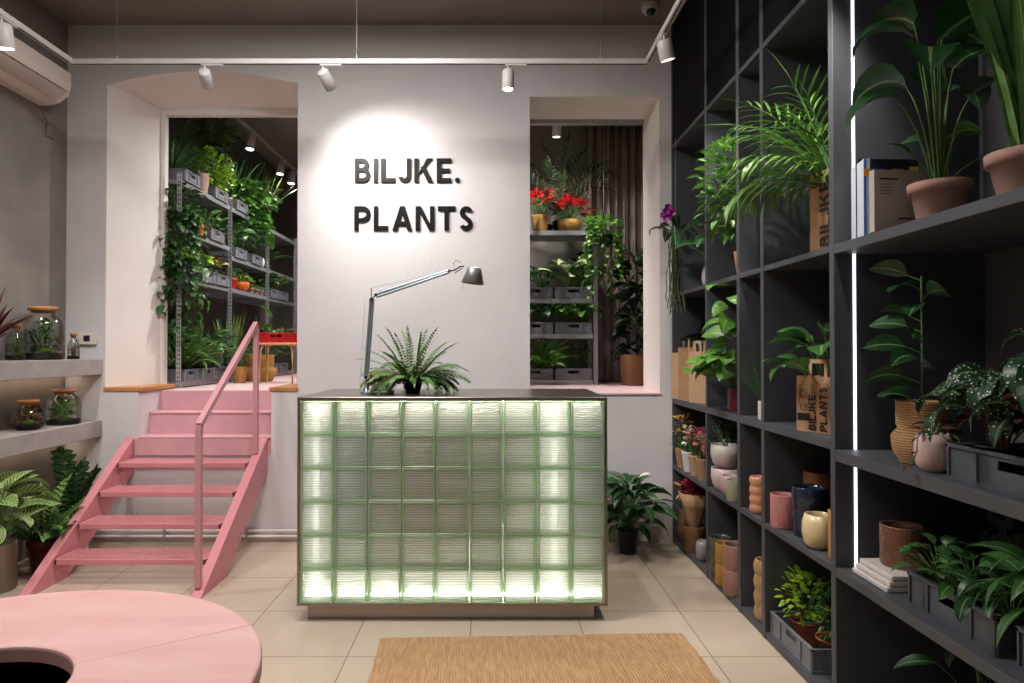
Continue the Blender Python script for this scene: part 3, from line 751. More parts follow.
POTS = {
 'taper': lambda r,h: [(r*.68,0),(r*.9,h*.78),(r,h*.78),(r*1.02,h),(r*.92,h),(r*.86,h*.8)],
 'nursery': lambda r,h: [(r*.72,0),(r*.95,h*.93),(r,h*.93),(r,h),(r*.93,h),(r*.88,h*.85)],
 'cyl': lambda r,h: [(r*.94,0),(r,h*.06),(r,h*.97),(r*.98,h),(r*.88,h),(r*.87,h*.82)],
 'round': lambda r,h: [(r*.6,0),(r*.88,h*.15),(r,h*.45),(r*.97,h*.75),(r*.82,h),(r*.74,h),(r*.78,h*.82)],
 'bowl': lambda r,h: [(r*.55,0),(r*.85,h*.2),(r,h*.6),(r*.98,h),(r*.9,h),(r*.88,h*.8)],
 'belly': lambda r,h: [(r*.72,0),(r*.95,h*.2),(r,h*.38),(r*.99,h*.44),(r*.78,h*.56),(r*.84,h*.62),(r*.84,h*.97),(r*.86,h),(r*.76,h),(r*.74,h*.8)],
 'tall': lambda r,h: [(r*.7,0),(r*.98,h*.9),(r,h*.92),(r,h),(r*.9,h),(r*.86,h*.9)],
 'basket': lambda r,h: [(r*.78,0),(r*.82,h*.05),(r*.98,h*.8),(r,h*.96),(r*.98,h),(r*.92,h),(r*.9,h*.8)],
 'ribbed': lambda r,h: [(r*.82,0)]+[(r*(1-.13*abs(math.cos(PI*(k+.5)*4/16*1.0))**2 if False else (.87+.13*abs(math.sin(PI*4*k/24)))), h*k/24) for k in range(1,25)]+[(r*.75,h),(r*.74,h*.8)],
}
def pot_mb(kind, r, h, z=0, n=28):
    m = MB(); p = POTS[kind](r, h); m.lathe([(a, b+z) for a, b in p], n); 
    m.f = m.f; return m
def emptypot(name, loc, kind, r, h, m, label, cat='pot', group=None, stack=1, hollow=True):
    o = thing(name, label, cat, loc, random.uniform(0,6), group)
    mb = MB(); p = POTS[kind](r, h); mb.lathe(p + [(r*.6,h*.1),(.001,h*.08)], 32, cap=False); mb.lathe([(.001,0),(p[0][0],0)],32,cap=False)
    mb.build('pot_body' if cat == 'pot' else 'body', m, o)
    return o
class Foliage:
    def __init__(s): s.l = MB(); s.s = MB(); s.x = MB()
def rnd(a, b): return random.uniform(a, b)
def f_rosette(F_, z0, h, spread, n=14, L=.12, W=.06, prof='oval', droop=.7, r0=.02, lean=(0,0), fold=.12, sr=.003, inner=.25, nn=6, azr=None, rise=.75, tw=.75):
    """leaves on arching stalks that rise from the pot"""
    for i in range(n):
        a = i*2.39996 + rnd(-.3,.3)
        if azr: a = rnd(*azr)
        t = inner + (1-inner)*((i+.5)/n)**.8
        rr = spread*t*rnd(.8,1.08); hh = h*(1-.55*t*t)*rnd(.82,1.08)
        o = Vector((math.cos(a), math.sin(a), 0))
        p0 = Vector((o.x*r0*t, o.y*r0*t, z0)); tip = Vector((o.x*rr+lean[0], o.y*rr+lean[1], z0+hh))
        ctl = p0.lerp(tip, .5) + Vector((0,0,.22*hh)) - o*.2*rr
        path = [p0*(1-u)**2 + ctl*2*u*(1-u) + tip*u*u for u in (0,.25,.5,.75,1)]
        F_.s.tube(path, [sr,sr,sr*.9,sr*.8,sr*.7], 5, cap=False)
        d = (o*.75 + Vector((0,0,rise*(1-.75*t))) + Vector((rnd(-.35,.35),rnd(-.35,.35),rnd(-.35,.35)))).normalized()
        k = rnd(.75,1.15)
        F_.l.leaf(tip, d, L*k, W*k, droop*rnd(.8,1.6), nn, prof, fold, twist=rnd(-tw,tw))
def f_straps(F_, z0, h, n=16, W=.02, spread=.4, droop=.5, r0=.03, prof='strap', nn=7, lean=(0,0,0), fold=.2, azr=None):
    for i in range(n):
        a = i*2.39996+rnd(-.3,.3)
        if azr: a = rnd(*azr)
        t = ((i+.5)/n)**.7
        o = Vector((math.cos(a), math.sin(a), 0))
        d = (Vector((0,0,1)) + o*spread*t*rnd(.7,1.2) + Vector(lean)).normalized()
        F_.l.leaf(o*r0*t*rnd(.5,1)+Vector((0,0,z0)), d, h*rnd(.7,1.1), W*rnd(.8,1.2), droop*t*rnd(.6,1.4), nn, prof, fold, up=o+Vector((0,0,.01)))
def f_fronds(F_, z0, h, n=9, rl=.4, ll=.12, lw=.016, spread=.8, droop=1.4, seg=14, r0=.02, lean=(0,0,0), sr=.003, azr=None, ldroop=.5, hang=.3, taper=True):
    for i in range(n):
        a = i*2.39996+rnd(-.35,.35)
        if azr: a = rnd(*azr)
        t = ((i+.6)/n)**.7
        o = Vector((math.cos(a), math.sin(a), 0))
        d = (Vector((0,0,1)) + o*spread*t + Vector(lean)).normalized(); q = o*r0 + Vector((0,0,z0))
        roll = rnd(-.8,.8); Lr = rl*rnd(.75,1.12); pts = [q.copy()]; dirs = [d.copy()]; ns = seg; dr = droop*t*rnd(.75,1.25)
        for k in range(ns):
            q = q + d*Lr/ns; ax = d.cross(Vector((0,0,-1)))
            if ax.length > .02: d = Matrix.Rotation(min(dr/ns*(.4+1.2*k/ns), max(0, d.angle(Vector((0,0,-1)))-.1)), 3, ax.normalized()) @ d
            pts.append(q.copy()); dirs.append(d.copy())
        F_.s.tube(pts, [sr*(1-.7*k/ns) for k in range(ns+1)], 4, cap=False)
        for k in range(max(1,int(ns*.18)), ns+1):
            u = k/ns; l = ll*(math.sin(PI*min(1,(u*.8+.12)))**.7 if taper else 1)
            side = dirs[k].cross(Vector((0,0,1)))
            if side.length < .1: side = Vector((-o.y,o.x,0))
            side.normalize(); side = Matrix.Rotation(roll, 3, dirs[k]) @ side
            for sg_ in (-1, 1):
                dd = (side*sg_ + dirs[k]*(.55+.7*u) + Vector((0,0,.15-hang*rnd(.3,1)))).normalized()
                F_.l.leaf(pts[k], dd, l*rnd(.85,1.1), lw, ldroop, 3, 'lance', .1)
        F_.l.leaf(pts[-1], dirs[-1], ll*.8, lw, .3, 3, 'lance', .1)
def f_bush(F_, z0, h, spread, n=60, L=.05, W=.03, stems=6, prof='oval', droop=.5, c=(0,0), base=.15, nn=4, flat=0):
    cz = z0 + h*(base+(1-base)/2); rz = h*(1-base)/2
    for i in range(stems):
        a = rnd(0,6.28); e = Vector((c[0]+math.cos(a)*spread*.55, c[1]+math.sin(a)*spread*.55, z0+h*rnd(.55,.9)))
        p0 = Vector((math.cos(a)*.012, math.sin(a)*.012, z0)); mid = p0.lerp(e,.5)+Vector((0,0,h*.12))
        F_.s.tube([p0, mid, e], [.003,.0025,.0015], 4, cap=False)
    for i in range(n):
        while True:
            v = Vector((rnd(-1,1), rnd(-1,1), rnd(-1,1)))
            if .25 < v.length < 1: break
        p = Vector((c[0]+v.x*spread, c[1]+v.y*spread, cz+v.z*rz))
        d = (Vector((v.x, v.y, v.z*.6+rnd(-.1,.5)))+Vector((rnd(-.4,.4),rnd(-.4,.4),0))).normalized()
        k = rnd(.7,1.2); F_.l.leaf(p, d, L*k, W*k, droop, nn, prof, .12, twist=rnd(-.5,.5))
def f_vines(F_, z0, drop, n=8, L=.06, W=.045, r=.08, step=.05, c=(0,0), out=.06, prof='heart', wander=.02, azr=(0,6.28), minf=.45):
    for i in range(n):
        a = rnd(*azr); o = Vector((math.cos(a), math.sin(a), 0)); q = Vector((c[0],c[1],z0)) + o*r*.4
        D = drop*rnd(minf,1); pts = [q.copy(), q+o*r*.6+Vector((0,0,.03))]; q = pts[-1] + o*out*.6 + Vector((0,0,-.02)); pts.append(q.copy())
        x = 0
        while x < D:
            q = q + Vector((rnd(-wander,wander)+o.x*.004, rnd(-wander,wander)+o.y*.004, -step)); x += step; pts.append(q.copy())
        F_.s.tube(pts, .0022, 4, cap=False)
        for k, p in enumerate(pts[1:]):
            b = rnd(0,6.28)
            if k % 2: b = a+rnd(-1.2,1.2)
            d = Vector((math.cos(b)*.8, math.sin(b)*.8, rnd(-.6,.2))).normalized(); s = rnd(.7,1.15)
            F_.l.leaf(p, d, L*s, W*s, .9, 4, prof, .12)
def f_column(F_, z0, h, n=30, L=.12, W=.07, r=.03, prof='oval', droop=.8, stalk=.05, pole=None, azr=(0,6.28), topbias=1):
    """leaves spiralling up upright stems or a moss pole"""
    F_.s.tube([(0,0,z0-.02),(0,0,z0+h)], r*.10, 6, cap=False)
    for i in range(n):
        a = i*2.39996+rnd(-.4,.4)
        if azr != (0,6.28): a = rnd(*azr)
        z = z0+h*((i+.5)/n)**topbias; o = Vector((math.cos(a),math.sin(a),0)); k = rnd(.8,1.15)
        p0 = Vector((0,0,z)); p1 = o*stalk*k+Vector((0,0,z+stalk*.5)); F_.s.tube([p0, p1], [.003,.002], 4, cap=False)
        F_.l.leaf(p1, (o+Vector((rnd(-.3,.3),rnd(-.3,.3),rnd(-.2,.6)))).normalized(), L*k, W*k, droop*rnd(.7,1.5), 6, prof, .12, twist=rnd(-.9,.9))
def f_zz(F_, z0, h, n=7, L=.07, W=.035, lean=(0,0)):
    for i in range(n):
        a = i*2.39996; o = Vector((math.cos(a),math.sin(a),0)); sp = rnd(.15,.5)
        pts = []
        for k in range(11):
            u = k/10; pts.append(Vector((0,0,z0)) + Vector((0,0,1))*h*(u-.12*sp*u*u)*rnd(.98,1.02)*(.75+.25*((i*7)%5)/4) + o*sp*h*.55*u**1.6 + Vector((lean[0],lean[1],0))*u*u)
        F_.s.tube(pts, [.007*(1-.6*k/10) for k in range(11)], 6, cap=False)
        side = Vector((-o.y,o.x,0))
        for k in range(2, 11):
            for sg_ in (-1,1):
                F_.l.leaf(pts[k], (side*sg_*.8+Vector((0,0,.55))+o*.25).normalized(), L*rnd(.85,1.1), W, .5, 5, 'oval', .15, up=o)
        F_.l.leaf(pts[-1], Vector((0,0,1))+o*.3, L, W, .3, 5, 'oval', .15, up=o)
FN = dict(rosette=f_rosette, straps=f_straps, fronds=f_fronds, bush=f_bush, vines=f_vines, column=f_column, zz=f_zz)
def plant(name, label, loc, fol, leaf=None, pot=('nursery',.06,.1), potm=None, group=None, bounds=None, seed=None, cat='plant', stem=None, soilm=None, petals=None):
    """fol: list of (kind, kwargs); kwargs may hold 'm' = material of that layer and 'part' = its name"""
    random.seed(seed if seed is not None else hash(label) % 1 or len(label)*7+int(abs(loc[0]*100))+int(loc[1]*37))
    o = thing(name, label, cat, loc, 0, group)
    z0 = 0
    if pot:
        k, r, h = pot; pot_mb(k, r, h).build('pot', potm or blackplastic, o)
        q = MB(); rr = {'belly':.74,'round':.78,'bowl':.88,'ribbed':.74}.get(k,.87)
        q.lathe([(.001,h*.86),(r*rr*.99,h*.85)], 20, cap=False); q.build('soil', soilm or soil, o); z0 = h*.85
    if bounds:
        bounds = (bounds[0]-loc[0], bounds[1]-loc[0], bounds[2]-loc[1], bounds[3]-loc[1], bounds[4]-loc[2], bounds[5]-loc[2])
    for kind, kw in fol:
        kw = dict(kw)
        if kind == 'fronds' and isinstance(kw.get('m'), int): kw['seg'] = kw.pop('m')
        m = kw.pop('m', leaf); part = kw.pop('part', 'foliage'); zz = kw.pop('z', z0); sm = kw.pop('sm', stem or stem_m)
        F_ = Foliage(); FN[kind](F_, zz, *kw.pop('a', ()), **kw)
        for mb in (F_.l, F_.s):
            if bounds and mb.v: mb.clamp(bounds)
        a = F_.l.build(part, m, o)
        if F_.s.v: F_.s.build('stem', sm, a)
    return o

# ================================================================ contents of the dark shelving
def SY(px, X): return X*F/(px-CX)
def BB(bay, lo, hi, x0=1.15):
    y0, y1 = bays[bay]; return (x0, XB-.02, y0+.004, y1-.004, lo, hi)
zA, zB, zC_, zD = .041, .615, 1.149, 1.977
# --- bay 4, palm in a tall kraft bag
def paper_bag(loc, w_, d_, h_, rz, label, m=kraft, handle=False, text=None, group=None, open_=True, extra=False, slim=1.0):
    """front face = local -x side; w_ runs along local y"""
    o = thing('paper_bag', label, 'bag', loc, rz, group)
    b = MB(); n = 8; random.seed(int(abs(loc[1]*1000)))
    x, y = d_/2, w_/2; vs = []; per = []
    for k in range(n): per.append((-x, -y+2*y*k/n))
    for k in range(3): per.append((-x+2*x*k/3, y))
    for k in range(n): per.append((x, y-2*y*k/n))
    for k in range(3): per.append((x-2*x*k/3, -y))
    R = len(per); rows = 9
    for j in range(rows+1):
        u = j/rows
        for (a, c) in per:
            cr = .004*math.sin(u*9+c*40)*(.3+u); ins = 1
            if abs(c) == y: ins = 1-.10*math.sin(PI*u)*(1 if abs(a) < x*.9 else 0)
            vs.append((a+(cr if abs(a) > x*.99 else 0)*.4+rnd(-.0006,.0006), c*ins, h_*u))
    fs = [(j*R+k, j*R+(k+1)%R, (j+1)*R+(k+1)%R, (j+1)*R+k)[::-1] for j in range(rows) for k in range(R)]
    b.add(vs, fs); b.add([(a,c,.001) for a,c in per], [tuple(range(R))])
    body = b.build('bag_body', m, o)
    md = body.modifiers.new('thick','SOLIDIFY'); md.thickness = .0012; md.offset = -1
    if handle:
        for sx in (-1, 1):
            g = MB(); hx = sx*(x-.004); yy = y*.42; t = .011
            for (a0,a1,z0,z1) in ((-yy,-yy+t*1.6,h_-.05,h_+.075),(yy-t*1.6,yy,h_-.05,h_+.075),(-yy,yy,h_+.06,h_+.078)): g.box(hx-.0015-(.002 if sx<0 else -.002),hx+.0015-(.002 if sx<0 else -.002),a0,a1,z0,z1)
            g.build('handle', kraft_lt, o)
    if text:
        for tx_, size, oy, oz in text:
            # rotated a quarter turn: reads upwards; face normal -x. reading direction = +z, letter up = toward +y (left of viewer facing +x is +y)
            letters(tx_, size, (-x-.0035, oy, oz), (0,0,1), (0,1,0), .0006, ink, o, one=True, name='printed_lettering')
    if extra:
        g = MB()
        g.box(-x-.0042,-x-.0036, y*.35, y*.93, h_*.2, h_*.33)
        for cz, ry in ((h_*.55,.030),(h_*.68,.022),(h_*.44,.018)):
            g.tube([(-x-.004, y*.64+ry*math.cos(t*PI/8), cz+ry*.9*math.sin(t*PI/8)) for t in range(17)], .0012, 4, cap=False)
        g.build('printed_drawing', ink, o)
    return o
paper_bag((1.555, 3.19, zC_), .25, .12, .26, math.radians(22), 'kraft paper carrier bag with looped handles printed BILJKE. PLANTS on the shelf edge', kraft, True,
          text=[('BILJKE.', .040, .010, .012), ('PLANTS', .040, -.052, .012)], extra=True)
plant('potted_ficus', 'dark broad-leaved plant standing in the carrier bag with looped handles', (1.58, 3.20, zC_+.004),
      [('rosette', dict(h=.34, spread=.15, n=22, L=.18, W=.11, droop=1.1, inner=.1, r0=.03, lean=(-.03,.04), rise=.8))], G_mid, ('nursery',.05,.12), bounds=BB(3,zC_,1.93,1.3), seed=5)
paper_bag((1.56, 3.09, zD), .22, .13, .36, math.radians(10), 'tall kraft paper bag printed BILJKE. holding the big palm', kraft, False, text=[('BILJKE.', .072, -.035, .02)])
plant('potted_palm', 'large bright green palm in the tall printed paper bag, fronds arching over the aisle', (1.57, 3.10, zD+.004),
      [('fronds', dict(h=1, n=9, rl=.56, ll=.30, lw=.016, spread=1.6, droop=1.8, m=11, azr=(1.7,4.0), hang=.55, ldroop=.8, sr=.005)),
       ('fronds', dict(h=1, n=6, rl=.55, ll=.26, lw=.016, spread=.8, droop=1.3, m=11, azr=(.8,3.6), hang=.3, sr=.005)),
       ('straps', dict(h=.6, n=8, W=.016, spread=.5, droop=.8))], G_palm, ('nursery',.055,.30), bounds=(.90,XB-.02,2.965,3.66,zD,3.12), seed=11)
# --- bay 1 D
orch = plant('vanda_orchid', 'hanging orchid with magenta flower and long bare roots on a wire', (1.40, 5.22, 2.36),
      [('rosette', dict(h=.10, spread=.10, n=9, L=.24, W=.085, droop=1.3, inner=.1, r0=.02, z=0)),
       ('straps', dict(h=.62, n=0)) ], G_deep, None, bounds=(1.2,1.75,4.7,5.5,1.5,3), seed=3)
random.seed(4)
m = MB()
for i in range(34):
    a = rnd(0,6.28); r = rnd(.0,.05); q = Vector((r*math.cos(a), r*math.sin(a), .02)); pts = [q.copy()]
    for k in range(10): q = q + Vector((rnd(-.014,.014)+.0, rnd(-.014,.014), -rnd(.04,.07)*(1 if i < 24 else .6))); pts.append(q.copy())
    m.tube(pts, .0035, 4)
m.build('aerial_roots', G_root, orch)
m = MB()
for i in range(13):
    cx, cy_, cz = rnd(-.075,.01)-.03, rnd(-.04,.04), .12+rnd(0,.15)
    for k in range(5):
        a = k*2*PI/5+i; m.leaf((cx,cy_,cz), (math.cos(a)*.7, -.5, math.sin(a)), .032, .028, .2, 3, 'oval', .1, up=(0,-1,.1))
m.build('flower', G_magenta, orch)
m = MB(); m.tube([(0,0,0),(-.01,0,.1),(-.04,0,.24)], .003, 5); m.tube([(0,0,.02),(0,0,3.139-2.36)], .0012, 4); m.build('hanging_wire', galv, orch)
plant('potted_philodendron', 'broad-leaved plant in a white pot next to the hanging orchid', (1.60, 4.95, zD),
      [('rosette', dict(h=.30, spread=.20, n=13, L=.19, W=.10, droop=1.0, prof='heart'))], G_deep, ('round',.085,.15), whiteglaze, bounds=BB(0,zD,3.1,1.25), seed=8)
plant('potted_schefflera', 'tall bright green bushy plant in a pale tan pot on the upper shelf', (1.60, 4.32, zD),
      [('bush', dict(h=.78, spread=.21, n=330, L=.085, W=.042, stems=10, base=.12, droop=.7, c=(-.06,.05), prof='lance'))], G_bright, ('tall',.075,.17), kraft_lt, bounds=BB(1,zD,3.1,1.22), seed=2)
emptypot('ceramic_cup', (1.55, 3.80, zD), 'cyl', .03, .09, whiteglaze, 'small white cup on the narrow upper shelf behind the palm', 'cup')
# --- bay 1 C: bags, bay 2 C monstera, bay 3 C grass
for k, (x, y, h_, w_, lb, mm) in enumerate(((1.50,5.40,.36,.16,'pale kraft bag against the far end of the shelving',kraft_lt),(1.51,5.20,.40,.18,'tall kraft bag in the middle of three plain bags',kraft),(1.53,4.99,.37,.17,'plain brown kraft bag nearest of the three plain bags',kraft_lt))):
    paper_bag((x, y, zC_), w_, .10, h_, math.radians(18+6*k), lb, mm, handle=(k != 0))
plant('potted_calathea', 'dark drooping leaves above the plain kraft bags', (1.80, 5.05, zC_),
      [('rosette', dict(h=.52, spread=.22, n=12, L=.24, W=.10, droop=1.4))], G_dark, ('nursery',.08,.16), bounds=BB(0,zC_,1.93,1.42), seed=21)
pl = plant('potted_monstera', 'bright green split-leaf climber on a moss pole in a dark red pot', (1.55, 4.30, zC_),
      [('column', dict(h=.62, n=24, L=.15, W=.12, r=.07, stalk=.10, droop=1.2, prof='heart', azr=(2.0,5.6), sm=wicker_dk)),
       ('rosette', dict(h=.24, spread=.26, n=26, L=.13, W=.11, droop=1.3, prof='heart', azr=(1.7,4.4)))], G_bright, ('cyl',.075,.15), mat('oxblood_glaze','6a2a28',.3), bounds=BB(1,zC_,1.93,1.2), seed=6)
emptypot('ceramic_pot', (1.54, 4.13, zC_), 'ribbed', .042, .16, mat('pink_glaze_dusty','c98a80',.5), 'dusty pink pot squeezed beside the moss pole climber')
plant('potted_grass', 'fine wispy grass in a small white cup on the narrow shelf', (1.50, 3.80, zC_),
      [('straps', dict(h=.36, n=60, W=.004, spread=.75, droop=.9, r0=.02, prof='lance'))], G_mid, ('cyl',.03,.10), whiteglaze, bounds=BB(2,zC_,1.93,1.3), seed=9)
# --- B row
for k, (x, y, c1, nm, lb) in enumerate(((1.50,5.40,G_yel,'potted_bromeliad','yellow tipped bromeliad at the far end of the middle shelf'),(1.50,5.22,G_white,'potted_orchid','small plant with cream flowers in a paper sleeve'),(1.50,5.05,G_pink,'potted_kalanchoe','pink flowered plant in a pale paper wrap'),(1.51,4.89,G_pink,'potted_begonia','pink and white flowers nearest the shelf divider'))):
    plant(nm, lb, (x, y, zB), [('straps', dict(h=.17, n=10, W=.02, spread=.8, droop=.9, m=G_mid)), ('bush', dict(h=.22 if k else .30, spread=.07, n=46, L=.035, W=.026, base=.3, m=c1, part='flower'))], G_mid,
          ('tall',.06,.15), [kraft, paper, kraft_lt, kraft][k], bounds=BB(0,zB,1.08,1.35), seed=30+k)
paper_bag((1.64, 5.12, zB), .16, .10, .30, .3, 'plain kraft bag standing behind the small flowering plants', kraft)
emptypot('ceramic_pot', (1.53, 4.50, zB), 'bowl', .095, .15, mat('mauve_white_glaze','cdb6b0',.4), 'large off-white bowl pot under the planted bowl')
plant('planted_bowl', 'off-white bowl pot with low green foliage stacked on another pot', (1.53, 4.50, zB+.151), [('bush', dict(h=.16, spread=.15, n=90, L=.035, W=.022, base=0, c=(.0,.05)))], G_deep, ('bowl',.098,.15), mat('off_white_glaze','cfc2bc',.4), bounds=BB(1,zB,1.08,1.3), seed=14)
emptypot('ceramic_pot', (1.50, 4.34, zB), 'round', .06, .13, mat('mauve_glaze','b89aa0',.35), 'mauve round pot between the bowls and the sage cup')
emptypot('ceramic_pot', (1.49, 4.21, zB), 'cyl', .055, .125, mat('sage_glaze','98977a',.35), 'sage green cylinder pot at the shelf divider')
emptypot('ceramic_vase', (1.51, 3.89, zB), 'ribbed', .055, .205, mat('peach_glaze','c98e70',.35), 'peach vase of stacked rounded rings on the narrow shelf', 'vase')
pk = emptypot('ceramic_pot', (1.515, 3.58, zB), 'cyl', .066, .17, mat('pink_knobbly_glaze','c88480',.5,bump=1.0,bscale=130), 'knobbly pink pot beside the dark blue pots')
navy = mat('navy_glaze','1f2b3f',.12,coat=.5)
emptypot('ceramic_pot', (1.575, 3.42, zB), 'cyl', .078, .125, navy, 'lower glossy navy pot of the stack of two')
emptypot('ceramic_pot', (1.575, 3.42, zB+.126), 'cyl', .082, .115, navy, 'upper glossy navy pot of the stack of two')
emptypot('ceramic_pot', (1.52, 3.21, zB), 'round', .074, .155, mat('cream_glaze','d9c79a',.25,coat=.3), 'round cream pot at the shelf edge in front of the navy pots')
emptypot('ceramic_pot', (1.70, 3.56, zB), 'cyl', .085, .29, mat('brown_glaze','7a4a2c',.4), 'tall brown pot behind the navy pots')
emptypot('ceramic_pot', (1.53, 3.02, zB), 'cyl', .055, .215, mat('ochre_glaze','ad8050',.4), 'ochre cylinder pot half hidden by the shelf upright')
# --- A row
bq = thing('wrapped_bouquet', 'bouquet with deep red flowers wrapped in brown kraft paper on the bottom shelf', 'bouquet', (1.51, 5.14, zA+.14))
m = MB(); m.lathe([(.03,0),(.035,.02),(.08,.18),(.115,.29),(.11,.29),(.03,.03)], 30, fn=lambda a,r,z: r*(1+.10*math.sin(a*7+z*9)*(z/.3)), cap=False); m.build('paper_wrap', kraft, bq)
random.seed(5); F_ = Foliage(); f_bush(F_, .25, .13, .10, n=170, L=.038, W=.032, base=0); F_.l.build('flower', mat('dahlia_red','8a1430',.5), bq)
F_ = Foliage(); f_bush(F_, .22, .15, .14, n=34, L=.06, W=.028, base=.2, c=(0,.05)); F_.l.build('foliage', G_dry, bq); F_.s.build('stem', stem_br, bq)
emptypot('wicker_basket', (1.51, 5.14, zA), 'basket', .085, .19, wicker_dk, 'round wicker basket carrying the wrapped bouquet', 'basket')
emptypot('wicker_basket', (1.53, 5.40, zA), 'belly', .075, .24, wicker_dk, 'belly basket beside the far wall end of the bottom shelf', 'basket')
emptypot('glass_jar_vase', (1.50, 4.90, zA), 'round', .05, .14, mat('grey_speckle_glaze','8d8a88',.3), 'small grey round vase beside the divider on the bottom shelf', 'vase')
for z, k in ((zA,'lower'),(zA+.131,'upper')):
    emptypot('ceramic_pot', (1.51, 4.56, z), 'cyl', .075, .13, mat('black_mosaic_glaze','2a2624',.3,col2='6b625a',scale=45), k+' black patterned pot of the stack on the bottom shelf')
    emptypot('ceramic_pot', (1.50, 4.41, z), 'cyl', .07, .13, mat('mustard_glaze','a87c34',.35), k+' mustard pot of the stack on the bottom shelf')
    emptypot('ceramic_pot', (1.51, 4.24, z+(.0 if k=='lower' else .02)), 'cyl', .085, .15, mat('rose_brown_glaze','9a7064',.4), k+' rose brown pot of the stack nearest the divider')
tbk = emptypot('twisted_basket', (1.53, 3.83, zA), 'ribbed', .075, .33, wicker, 'tall narrow wicker basket with a loop handle on the narrow bottom shelf', 'basket')
m = MB(); m.tube([(.05*math.cos(t*PI/10), 0, .33+.06*math.sin(t*PI/10)) for t in range(11)], .006, 6); m.build('handle', wicker, tbk)
crate((1.64, 3.42, zA), .34, .47, .115, 'grey crate with two leafy plants at the near end of the bottom shelf')
plant('potted_schlumbergera', 'bright green leafy plant in the grey crate at floor level', (1.59, 3.50, zA+.01), [('bush', dict(h=.26, spread=.13, n=150, L=.05, W=.025, base=.05, stems=8))], G_lime, ('nursery',.075,.12), terra, bounds=BB(3,zA,.57,1.40), seed=16)
plant('potted_sedum', 'darker bushy plant nearer the upright in the grey crate', (1.62, 3.28, zA+.01), [('bush', dict(h=.22, spread=.11, n=140, L=.04, W=.016, base=.05, stems=8))], G_mid, ('nursery',.08,.12), terra, bounds=BB(3,zA,.57,1.42), seed=17)
# --- bay 5
bz = zD
def book(loc, w_, d_, h_, col, label, rz=0, name='book', text=None):
    """spine on the local -y side; w_ thickness along x, d_ deep along y"""
    o = thing(name, label, 'book', loc, rz)
    m_ = mat('cover_'+col, col, .5)
    b = MB(); b.box(-w_/2,-w_/2+.003,0,d_,0,h_); b.box(w_/2-.003,w_/2,0,d_,0,h_); b.box(-w_/2,w_/2,-.003,.0,0,h_); b.build('cover', m_, o)
    bx(-w_/2+.003, w_/2-.003, 0, d_-.004, .003, h_-.004).build('pages', paper, o)
    return o
# books stand with covers toward the camera
def bookface(loc, w_, t_, h_, col, label, rz, bits=()):
    o = thing('book', label, 'book', loc, rz)
    m_ = mat('cover_'+col, col, .5); b = MB()
    b.box(-w_/2, w_/2, 0, .003, 0, h_); b.box(-w_/2, w_/2, t_-.003, t_, 0, h_); b.box(-w_/2-.003, -w_/2, 0, t_, 0, h_); b.build('cover', m_, o)
    bx(-w_/2, w_/2-.004, .003, t_-.003, .003, h_-.004).build('pages', paper, o)
    for k, (x0,x1,z0,z1,c) in enumerate(bits): bx(x0,x1,-.001-.0003*k,.0,z0,z1).build('cover_print', mat('print_'+c, c, .5), o)
    return o
bookface((1.555, 2.61, bz), .21, .03, .235, 'b9b0aa', 'pale grey book with small dark title leaning beside the terracotta pot', math.radians(6),
   [(-.085,-.015,.198,.204,'2a2a2a')] + [(-.085,-.085+l,.180-.012*k,.182-.012*k,'6a6a6a') for k, l in enumerate((.05,.06,.05,.045))] + [(-.01,.04,.05,.054,'2a2a2a')])
bookface((1.62, 2.80, bz), .25, .02, .33, '16202e', 'tall dark box with blue and yellow pictures behind the grey book', math.radians(3),
   [(-.10,-.02,.20,.29,'2f6fb8'),(-.07,-.05,.235,.265,'12233c'),(.01,.06,.20,.29,'c99a1c'),(.085,.123,.2,.30,'d9c22a')])
bk = book((1.485, 2.72, bz), .022, .16, .31, 'c4ccd6', 'slim white and blue book with an orange label at the left end', math.radians(-12))
bx(-.0115,.0115,-.0045,-.003,.24,.27).build('label', mat('orange_label','e08a2a',.5), bk)
bx(-.0115,-.002,-.004,-.003,0,.31).build('spine_stripe', mat('blue_stripe','2a78c0',.5), bk)
plant('potted_philodendron', 'large dark heart-leaved plant in a terracotta pot on the upper near shelf', (1.61, 2.47, bz),
      [('rosette', dict(h=.66, spread=.13, n=11, L=.26, W=.19, droop=1.5, prof='heart', inner=.2, sr=.005, lean=(-.02,.02), m=G_deep)), ('rosette', dict(h=.22, spread=.14, n=6, L=.10, W=.07, droop=.9, prof='heart'))],
      G_mid, ('taper',.10,.15), terra_pale, bounds=BB(4,bz,3.12,1.2), seed=24, stem=stem_m)
plant('potted_strelitzia', 'tall bird of paradise plant with thick pale stalks in a large terracotta pot', (1.66, 2.11, bz),
      [('straps', dict(h=.95, n=14, W=.17, spread=.22, droop=.5, r0=.05, prof='oval', nn=9, fold=.25, z=.35)), ('straps', dict(h=.6, n=22, W=.035, spread=.22, droop=.2, r0=.05, prof='strap', nn=6, fold=.35, m=G_fern, part='leaf_stalk'))],
      G_mid, ('taper',.12,.16), terra_pale, bounds=BB(4,bz,3.12,1.2), seed=25)
zc5 = 1.111
plant('potted_rubber_plant', 'dark climbing plant in a two-tone seagrass belly basket', (1.60, 2.56, zc5),
      [('column', dict(h=.50, n=13, L=.13, W=.085, r=.05, stalk=.05, droop=.8, azr=(2.2,4.6)))], G_deep, ('belly',.105,.23), wicker, bounds=BB(4,zc5,1.92,1.3), seed=26)
plant('potted_cutting', 'small trailing plant in a round blush white pot beside the basket', (1.535, 2.395, zc5),
      [('vines', dict(drop=.10, n=4, L=.04, W=.02, r=.05, prof='lance', azr=(3.2,5.2))), ('rosette', dict(h=.06, spread=.05, n=6, L=.05, W=.025))], G_red, ('round',.062,.13), mat('blush_glaze','cbb0a8',.4), bounds=BB(4,zc5,1.92,1.3), seed=27)
